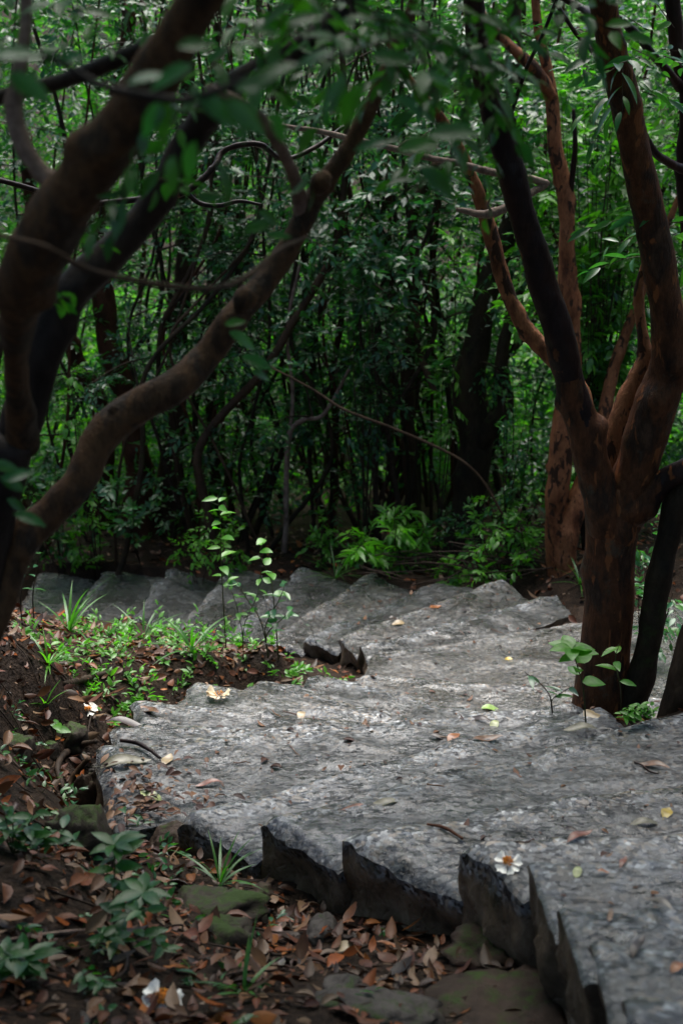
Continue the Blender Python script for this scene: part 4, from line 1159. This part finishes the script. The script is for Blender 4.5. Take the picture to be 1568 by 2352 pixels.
# ------------------------------------------------------------------ leaf litter
LIT = [leaf_t(4, .44, f_, d_, .9) for f_, d_ in ((.5, .3), (-.5, -.25), (.9, .15), (.2, -.4), (-.25, .35))]
def litter(name, label, n, box, ll, cond=None, m='litter', lift=.022, tilt=.32):
    x, y = rng.uniform(box[0], box[1], n), rng.uniform(box[2], box[3], n)
    k = ~on_step(x, y) & (fbm(np.stack([x, y, 0 * x], -1), 2.4, 3, 55) + rng.normal(0, .25, n) > -.75)
    if cond is not None:
        k &= cond(x, y)
    x, y = x[k], y[k]
    up = slope_up(x, y) + rng.normal(0, tilt, (len(x), 3))
    z = ground_z(x, y) + rng.uniform(.003, lift, len(x))
    a = rng.uniform(0, 6.28, len(x))
    X = np.stack([np.cos(a), np.sin(a), rng.normal(0, .2, len(x))], -1)
    P = np.stack([x, y, z], -1)
    g = G()
    s = ll * np.clip(rng.lognormal(-.25, .42, len(x)), .3, 1.45)
    for q in range(5):
        sel = np.arange(len(x)) % 5 == q
        scatter(g, LIT[q], P[sel], X[sel], up[sel], s[sel])
    return tag(g.build(name, M[m]), label, 'leaf litter', kind='stuff')
vis = lambda x, y: np.abs(x / (y * CP + 2.3 * SP) * K) < 880
litter('leaf_litter', 'brown fallen leaves covering the bank left of the steps', 13500, (-2.4, .6, 2.3, 7.6), .056, vis)
litter('leaf_litter', 'fallen leaves on the slope beyond the far steps', 5200, (-3.5, 3.5, 8, 14), .07, vis)
litter('leaf_litter', 'dead leaves around the feet of the right-hand trees', 900, (1.0, 2.6, 4.6, 8), .065)

# fine twigs lying in the litter
g = G()
for q in range(190):
    x, y = rng.uniform(-1.7, .5), rng.uniform(2.5, 6.2)
    if on_step(np.array([x]), np.array([y]))[0]:
        continue
    a, L = rng.uniform(0, 6.28), rng.uniform(.05, .26)
    t = np.linspace(-.5, .5, 4)
    xs, ys = x + np.cos(a) * L * t, y + np.sin(a) * L * t + rng.normal(0, .008, 4)
    zs = ground_z(xs, ys) + .018
    tube(g, np.stack([xs, ys, zs], -1), rng.uniform(.0015, .005) * np.array([1, .9, .8, .5]), 5, 0, n=8, wob=.006, seed=q)
tag(g.build('fallen_twigs', M['twig']), 'small dry twigs strewn through the litter', 'twigs', kind='stuff')
g = G()
for q in range(70):
    x, y = rng.uniform(.3, 1.7), rng.uniform(10.4, 11.6)
    a, L = rng.normal(0, .5), rng.uniform(.3, .9)
    z = float(ground_z(x, y)[0])
    d = np.array([math.cos(a), .3 * math.sin(a), rng.normal(0, .2)]) * L
    c = np.array([x, y, z + rng.uniform(.03, .3)])
    tube(g, [c - d / 2, c + rng.normal(0, .03, 3), c + d / 2], [.006, .005, .002], 5, 0, n=10, seed=q, wob=.02)
tag(g.build('brush_pile', M['twig']), 'tangle of dead brown twigs below the thick mossy trunk', 'twigs', kind='stuff')

# small scraps of dead leaf on the steps
xs, ys = rng.uniform(-1.2, 2.2, 4200), rng.uniform(2.3, 11.0, 4200)
g = G()
P, U = [], []
for k in order[1:]:
    ins = inside(POLY[k], xs, ys, -.03)
    # scraps gather toward the back of the treads and the left ends
    P += [[a, b, zk[k]] for a, b in zip(xs[ins], ys[ins])]
P = np.array(P)
P = P[rng.random(len(P)) < .62]
P[:, 2] += tread_disp(P[:, 0], P[:, 1]) + .004
n = len(P)
a = rng.uniform(0, 6.28, n)
X = np.stack([np.cos(a), np.sin(a), 0 * a], -1)
U = rand_up(n, .18)
s = rng.choice([.010, .017, .026, .04, .055], n, p=[.38, .3, .18, .1, .04])
for q in range(5):
    sel = np.arange(n) % 5 == q
    scatter(g, LIT[q], P[sel], X[sel], U[sel], s[sel])
# thick patch of wet debris on the broad step's left end
n = 230
q_ = rng.normal(0, 1, (n, 2))
px, py = 335 + 75 * q_[:, 0], 1835 + 42 * q_[:, 1] + .1 * 75 * q_[:, 0]
PP = np.array([atz(a, b, zk['i']) for a, b in zip(px, py)])
PP[:, 2] += .006 + rng.uniform(0, .02, n)
ok = inside(POLY['i'], PP[:, 0], PP[:, 1], -.02)
PP = PP[ok]
a = rng.uniform(0, 6.28, len(PP))
scatter(g, LIT[0], PP, np.stack([np.cos(a), np.sin(a), 0 * a], -1), rand_up(len(PP), .3), rng.uniform(.015, .06, len(PP)))
for q in range(90):
    a_, b_ = rng.uniform(-.9, 2.0), rng.uniform(2.6, 10.5)
    for k in order[1:]:
        if inside(POLY[k], np.array([a_]), np.array([b_]), -.06)[0]:
            an, Lq = rng.uniform(0, 6.28), rng.uniform(.03, .12)
            tq = np.linspace(-.5, .5, 4)
            xq, yq = a_ + np.cos(an) * Lq * tq, b_ + np.sin(an) * Lq * tq + rng.normal(0, .004, 4)
            tube(g, np.stack([xq, yq, zk[k] + tread_disp(xq, yq) + .006], -1), rng.uniform(.0015, .0035) * np.array([1, 1, .9, .6]), 5, 0, n=7, seed=q)
            break
tag(g.build('leaf_scraps', M['debris']), 'small scraps of dead leaf stuck to the wet granite', 'leaf litter', kind='stuff')

# single fallen leaves one can point at
FALL = [('green', 1132, 1625, 48, 0, 'wide', 'fresh green fallen leaf lying on the bright wet steps left of the forked tree'),
        ('pale', 1135, 1662, 34, 60, 'wide', 'curled pale green leaf just below the fresh green one'),
        ('dark', 1100, 1652, 46, -15, 'slim', 'dark curled leaf next to the pale green curled leaf'),
        ('tan', 1358, 1645, 38, 30, 'round', 'round tan leaf on the step corner at the foot of the forked tree'),
        ('olive', 1332, 1682, 66, 4, 'slim', 'long dull brown leaf below the round tan leaf'),
        ('orange', 1042, 1703, 46, 55, 'wide', 'light brown leaf on edge in the middle of the wet steps'),
        ('dark', 1010, 1700, 40, -12, 'slim', 'dark red leaf touching the light brown leaf on edge'),
        ('brown', 1120, 1706, 60, 8, 'slim', 'flat brown leaf right of the light brown leaf'),
        ('yellow', 1530, 1872, 44, 50, 'wide', 'yellow leaf near the right edge of the steps'),
        ('olive', 1480, 1895, 64, 5, 'slim', 'olive leaf left of the yellow leaf at the right edge'),
        ('red', 1330, 1930, 66, 25, 'slim', 'reddish brown leaf right of centre on the lower steps'),
        ('pale', 1325, 2005, 34, 60, 'wide', 'small pale yellow leaf right of the white flower'),
        ('orange', 1385, 2008, 22, 0, 'wide', 'small orange brown leaf beside the small pale yellow leaf'),
        ('red', 1430, 1985, 40, 50, 'slim', 'slim reddish leaf right of the small orange brown leaf'),
        ('olive', 880, 1855, 74, 10, 'slim', 'olive and rust leaf lying on the middle of the wet steps'),
        ('red', 810, 1862, 44, 15, 'slim', 'reddish leaf left of the olive and rust leaf'),
        ('tan', 385, 1742, 42, 70, 'wide', 'pale curled leaf with light edges on the broad left step'),
        ('pale', 348, 1828, 58, -30, 'wide', 'pale green folded leaf on the debris of the broad left step'),
        ('olive', 290, 1758, 95, 12, 'slim', 'long olive leaf reaching the left end of the broad step'),
        ('dark', 300, 1668, 95, -6, 'slim', 'long dark red leaf on the left ends of the steps'),
        ('red', 305, 1655, 60, 10, 'slim', 'second dark red leaf overlapping the long dark red one'),
        ('brown', 345, 1635, 60, -35, 'slim', 'brown curled leaf standing on the square left end of a step'),
        ('brown', 710, 1603, 34, 50, 'wide', 'brown curled leaf on the bright steps below the dark spikes'),
        ('tan', 692, 1640, 32, 80, 'wide', 'light brown curled leaf standing upright left of the bright wet patch'),
        ('yellow', 1168, 1516, 24, -20, 'wide', 'yellow brown curled leaf on the far wide step'),
        ('dark', 905, 1418, 20, 0, 'wide', 'dark leaf curled on the far fan of steps'),
        ('orange', 1000, 1395, 26, 20, 'wide', 'orange leaf at the far fan of steps'),
        ('tan', 918, 1435, 30, 5, 'wide', 'tan leaf on the far fan of steps near the spikes'),
        ('red', 480, 1798, 52, 10, 'slim', 'thin red leaf on the left of the wet steps'),
        ('grey', 690, 1832, 36, 0, 'slim', 'small shiny grey leaf in the middle of the lower steps'),
        ('dark', 1310, 1920, 30, -20, 'slim', 'dark leaf close to the reddish brown leaf'),
        ('brown', 1500, 1765, 60, -15, 'slim', 'brown leaf near the right edge above the yellow leaf'),
        ('orange', 1555, 2215, 40, 30, 'wide', 'orange leaf at the right edge low on the steps'),
        ('dark', 1465, 2165, 70, 50, 'slim', 'long dark leaf on the lower right step'),
        ('brown', 1400, 2110, 36, 60, 'slim', 'brown curled leaf above the lowest spikes'),
        ('grey', 1510, 2070, 70, -40, 'slim', 'greyish leaf on the right of the lower steps'),
        ('yellow', 250, 2185, 56, -20, 'wide', 'yellow fallen leaf in the litter at lower left'),
        ('orange', 905, 2180, 66, -5, 'slim', 'orange leaf in the litter below the stained step ends'),
        ('grey', 640, 2230, 56, 75, 'wide', 'light grey leaf on the litter near the bottom centre'),
        ('tan', 790, 2185, 52, 10, 'wide', 'tan leaf in the wet litter near the step ends'),
        ('red', 635, 2150, 52, 70, 'wide', 'reddish oval leaf standing in the litter left of the steps'),
        ('orange', 900, 2050, 20, 0, 'wide', 'small round orange leaf on the dark soil below the steps')]
SHP = {'wide': leaf_t(8, .46, .3, .12, .85), 'slim': leaf_t(8, .26, .4, .06, .85), 'round': leaf_t(8, .85, .08, .05, .9)}
for col, px, py, Lp, an, shp, lab in FALL:
    p, k = hit(px, py)
    L = Lp * unit_px(p) * 1.25
    a = R(an)
    X = np.array([math.cos(a), math.sin(a) * 1.6, abs(math.sin(a)) * .35])
    X = norm(X)
    up = (np.array([0, 0, 1.0]) if k else slope_up(np.array([p[0]]), np.array([p[1]]))[0]) + rng.normal(0, .15, 3) + [0, -.15, 0]
    gg = G()
    v, F = SHP[shp]
    # a little thickness: two skins joined at the rim by closeness of 0.6 mm
    v = v.copy()
    v[:, 2] += .06 * np.sin(v[:, 0] * 6 + an)
    scatter(gg, (v, F), [p - X * L * .5 + [0, 0, .014 if k is None else .009]], [X], [up], [L])
    pet = norm(X)
    s0 = p - X * L * .5 + [0, 0, .012]
    tube(gg, [s0, s0 - pet * L * .16 + [0, 0, .004]], [.0012, .0008], 5, 0, n=5)
    tag(gg.build('fallen_leaf', FL[col], None, p), lab, 'fallen leaf', 'single fallen leaves')

# ------------------------------------------------------------------ fallen white flowers
def flower(px, py, wpx, label, tilt=(0, 0), old=False, seed=0, half=False):
    p, k = hit(px, py)
    if wpx == 76:
        p = np.array([.440, 3.292, zk['e'] + .006])
    r = wpx * (.43 if wpx == 76 else .5) * unit_px(p)
    root = thing('white_flower', label, 'flower', p, 'fallen white flowers')
    rr = np.random.default_rng(seed)
    gp = G()
    N = 5
    c = p + np.array([0, 0, .006 + r * .34])
    up = norm(np.array([tilt[0], tilt[1], 1.0]))
    ex = norm(np.cross([0, 1.0, 0], up)); ey = np.cross(up, ex)
    for q in range(N):
        a0 = q * 2 * math.pi / N + rr.normal(0, .12)
        if half and q in (1,):
            continue
        nu, nv = 9, 9
        V = []
        for iu in range(nu):
            t = iu / (nu - 1)
            for iv in range(nv):
                v = iv / (nv - 1) * 2 - 1
                w = .62 * (.25 + .75 * math.sin(min(t * 1.05, 1) * math.pi * .5)) * v
                ang = a0 + w
                rad = r * (t * (1 - .10 * abs(v) ** 2 * t) + (.06 * math.sin(v * 9 + q) * t if t > .8 else 0))
                if t > .9 and abs(v) < .14:
                    rad *= .9
                zz = r * (.28 * t ** 2 - .18 * t + .10 * math.sin(v * 4 + q * 2) * t + .05 * rr.normal() * t * .4) + (.3 * r * t * t if old else 0)
                V.append(c + ex * math.cos(ang) * rad + ey * math.sin(ang) * rad + up * zz)
        I = np.arange(nu * nv).reshape(nu, nv)
        gp.add(V, np.stack([I[:-1, :-1], I[1:, :-1], I[1:, 1:], I[:-1, 1:]], -1).reshape(-1, 4))
    gp.build('petals', M['petal_old'] if old else M['petal'], root, p)
    gs = G()
    for q in range(14 if old else 90):
        a, rad = rr.uniform(0, 6.28), math.sqrt(rr.uniform(0, 1)) * r * .42
        b = c + (ex * math.cos(a) + ey * math.sin(a)) * rad * .5
        e = c + (ex * math.cos(a) + ey * math.sin(a)) * rad + up * r * rr.uniform(.22, .36)
        tube(gs, [b, e], [r * .012, r * .03], 4, 0, n=4, rough=0)
    gs.build('stamens', M['stamen'], root, p)
flower(1133, 2003, 76, 'fallen white flower with orange centre lying at the end of a granite step', (-.15, -.55), seed=1, half=True)
flower(374, 2312, 96, 'fallen white flower with orange centre in the brown litter at the bottom', (.1, -.5), seed=2, half=True)
flower(204, 1640, 44, 'fallen white flower with orange centre on the upper left litter bank', (0, -.4), seed=3)
flower(502, 1606, 56, 'withered cream flower lying on the bright left part of the steps', (0, -.25), True, seed=4, half=True)

# ------------------------------------------------------------------ stones, roots and sticks
def stone(name, label, px, py, w, h, d, m, seed, sink=.35, flat=1.0, base=None, ang=0):
    p = hit(px, py)[0] if base is None else np.array(base)
    u = unit_px(p)
    sx, sz, sy = w * u * .5, h * u * .5, d
    nu, nv = 40, 22
    th = np.linspace(0, 2 * np.pi, nu, endpoint=False)
    ph = np.linspace(-np.pi / 2, np.pi / 2, nv)
    T, PH = np.meshgrid(th, ph, indexing='ij')
    def sq(v, e): return np.sign(v) * np.abs(v) ** e
    D = np.stack([sq(np.cos(PH), .7) * sq(np.cos(T), .75), sq(np.cos(PH), .7) * sq(np.sin(T), .75), sq(np.sin(PH), .65)], -1)
    f = 1 + .34 * fbm(D + seed, 1.3, 3, seed) + .11 * fbm(D + seed, 5, 3, seed + 3)
    # chip plane facets
    rs = np.random.default_rng(seed)
    V = D * f[..., None]
    for _ in range(6):
        nrm = norm(rs.normal(0, 1, 3)); nrm[2] = abs(nrm[2]) * .6
        dd = (V @ nrm) - rs.uniform(.68, .9)
        V = V - np.clip(dd, 0, None)[..., None] * nrm * .85
    V = V * np.array([sx, sy, sz])
    ca, sa = math.cos(ang), math.sin(ang)
    V = np.stack([V[..., 0] * ca - V[..., 1] * sa, V[..., 0] * sa + V[..., 1] * ca, V[..., 2]], -1) + p + [0, 0, sz * (1 - 2 * sink)]
    I = np.arange(nu * nv).reshape(nu, nv)
    I2 = np.roll(I, -1, 0)
    g = G()
    g.add(V.reshape(-1, 3), np.stack([I[:, :-1], I2[:, :-1], I2[:, 1:], I[:, 1:]], -1).reshape(-1, 4))
    return tag(g.build(name, M[m], None, p), label, 'stone')

stone('stone', 'moss topped stone in the litter left of the bottom centre', 525, 2165, 130, 80, .08, 'rock_moss', 3, .35)
stone('stone', 'long mossy stone just behind the moss topped one', 500, 2095, 230, 90, .11, 'rock_moss', 8, .5)
stone('stone', 'dark mossy boulder against the lower left of the broad step', 185, 1945, 170, 150, .13, 'rock_moss', 5, .35)
stone('stone', 'hollow reddish brown stone beside the mossy step end', 400, 1960, 120, 90, .09, 'rock_bare', 6, .3)
stone('stone', 'pale flat stone in front of the broad step corner', 330, 1905, 90, 50, .08, 'rock_grey', 7, .4)
stone('stone', 'slanting grey brown stone leaning on the broad step end', 208, 1870, 60, 140, .05, 'rock_bare', 9, .3)
stone('stone', 'rounded mossy stone on the upper left bank, nearest the round leaf', 160, 1700, 70, 60, .08, 'rock_moss', 10, .4)
stone('stone', 'mossy stone at the left edge of the upper bank', 40, 1722, 80, 60, .08, 'rock_moss', 11, .4)
stone('stone', 'small mossy stone between two others on the upper bank', 115, 1730, 50, 40, .05, 'rock_moss', 12, .4)
stone('stone', 'large dark flat slab of rock at the bottom below the spikes', 1150, 2350, 330, 60, .20, 'rock_bare', 13, .45)
stone('stone', 'brown rock wedged under the stained step end', 1120, 2195, 170, 100, .10, 'rock_bare', 14, .55)
stone('stone', 'flat grey stone along the bottom edge left of the slab', 860, 2335, 300, 60, .10, 'rock_grey', 15, .45)
stone('stone', 'square grey stone at the bottom right of the litter', 780, 2285, 100, 60, .06, 'rock_grey', 16, .4)
stone('stone', 'small pinkish stone half buried between wet leaves', 745, 2150, 90, 60, .06, 'rock_grey', 17, .4)
stone('stone', 'reddish stone among the leaves under the wiry grass', 600, 2065, 70, 50, .05, 'rock_bare', 18, .4)
stone('stone', 'little pale stone inside the curve of the root', 190, 1755, 34, 34, .03, 'rock_grey', 19, .3)
stone('stone', 'second pale stone beside the curve of the root', 222, 1780, 36, 36, .03, 'rock_grey', 20, .3)

def stick(name, label, pts, m, lift=.012, cat='twig', sides=8, ws=None):
    P, r = [], []
    for px, py, w in pts:
        p, k = hit(px, py)
        rad = w * .5 * unit_px(p)
        P.append(p + [0, 0, rad * .6 + lift]); r.append(rad)
    g = G()
    tube(g, P, r, sides, 0, seed=len(label), rough=.12, knots=2)
    tag(g.build(name, M[m], None, P[0]), label, cat)
stick('root', 'dark root curving round two pale stones beside the broad step', [(222, 1718, 10), (185, 1725, 15), (150, 1745, 16), (134, 1775, 15), (142, 1810, 14), (150, 1835, 10)], 'twig', .02, 'root')
stick('root', 'shorter forked root inside the dark curved root', [(205, 1755, 10), (182, 1780, 13), (165, 1805, 12), (158, 1830, 8)], 'bark_bg', .02, 'root')
stick('twig', 'black bent twig lying on the broad left step', [(278, 1712, 9), (318, 1722, 10), (345, 1733, 9), (368, 1746, 7)], 'bark_black')
stick('twig', 'thin brown twig among the leaves near the middle of the steps', [(980, 1905, 6), (1020, 1920, 8), (1062, 1940, 6)], 'bark_bgred')
stick('twig', 'long pale stick across the litter at the left edge', [(-30, 2180, 8), (60, 2165, 9), (170, 2150, 8), (230, 2150, 6)], 'bark_dead')
stick('twig', 'dark stick in the litter below the stained step ends', [(690, 2090, 8), (720, 2130, 9), (745, 2165, 8)], 'twig')
stick('twig', 'dark broken stick on the upper bank under the ground cover', [(150, 1580, 14), (200, 1568, 16), (260, 1550, 12)], 'twig')
stick('twig', 'thin stick standing out of the wet litter below the steps', [(700, 2190, 8), (760, 2205, 9), (850, 2180, 7)], 'twig')

# ------------------------------------------------------------------ light, air, camera
sun_el, sun_az = R(69), R(8)       # the bright sky opens behind the forest, up the picture
w = bpy.data.worlds.new('World')
sc.world = w
w.use_nodes = True
nt = w.node_tree
bg = nt.nodes['Background']
sky = nt.nodes.new('ShaderNodeTexSky')
sky.sky_type = 'NISHITA'
sky.sun_disc = False
sky.sun_elevation = sun_el
sky.sun_rotation = sun_az
sky.air_density = 1.0
sky.dust_density = 2.5
sky.ozone_density = 1.0
nt.links.new(sky.outputs[0], bg.inputs['Color'])
bg.inputs['Strength'].default_value = .09
L = bpy.data.lights.new('sun', 'SUN')
L.energy = 4.4
L.angle = R(50)
L.color = (1, .97, .92)
lo = bpy.data.objects.new('sun', L)
COL.objects.link(lo)
from mathutils import Vector
dv = Vector((math.sin(sun_az) * math.cos(sun_el), math.cos(sun_az) * math.cos(sun_el), math.sin(sun_el)))
lo.rotation_euler = dv.to_track_quat('Z', 'Y').to_euler()
lo.location = dv * 30

cam = bpy.data.cameras.new('camera')
cam.sensor_fit = 'VERTICAL'
cam.sensor_height = 36
cam.lens = 50
cam.clip_start = .05
cam.clip_end = 500
cam.dof.use_dof = True
cam.dof.focus_distance = 5.9
cam.dof.aperture_fstop = 3.6
co = bpy.data.objects.new('camera', cam)
COL.objects.link(co)
co.rotation_euler = (R(90) - PITCH, 0, 0)
sc.camera = co

sc.view_settings.view_transform = 'Standard'
sc.view_settings.look = 'None'
sc.view_settings.exposure = 1.2
sc.view_settings.gamma = 1
sc.render.engine = 'CYCLES'
c = sc.cycles
c.use_denoising = True
c.max_bounces = 8
c.diffuse_bounces = 4
c.glossy_bounces = 3
c.transmission_bounces = 4
c.transparent_max_bounces = 4
c.sample_clamp_indirect = 6
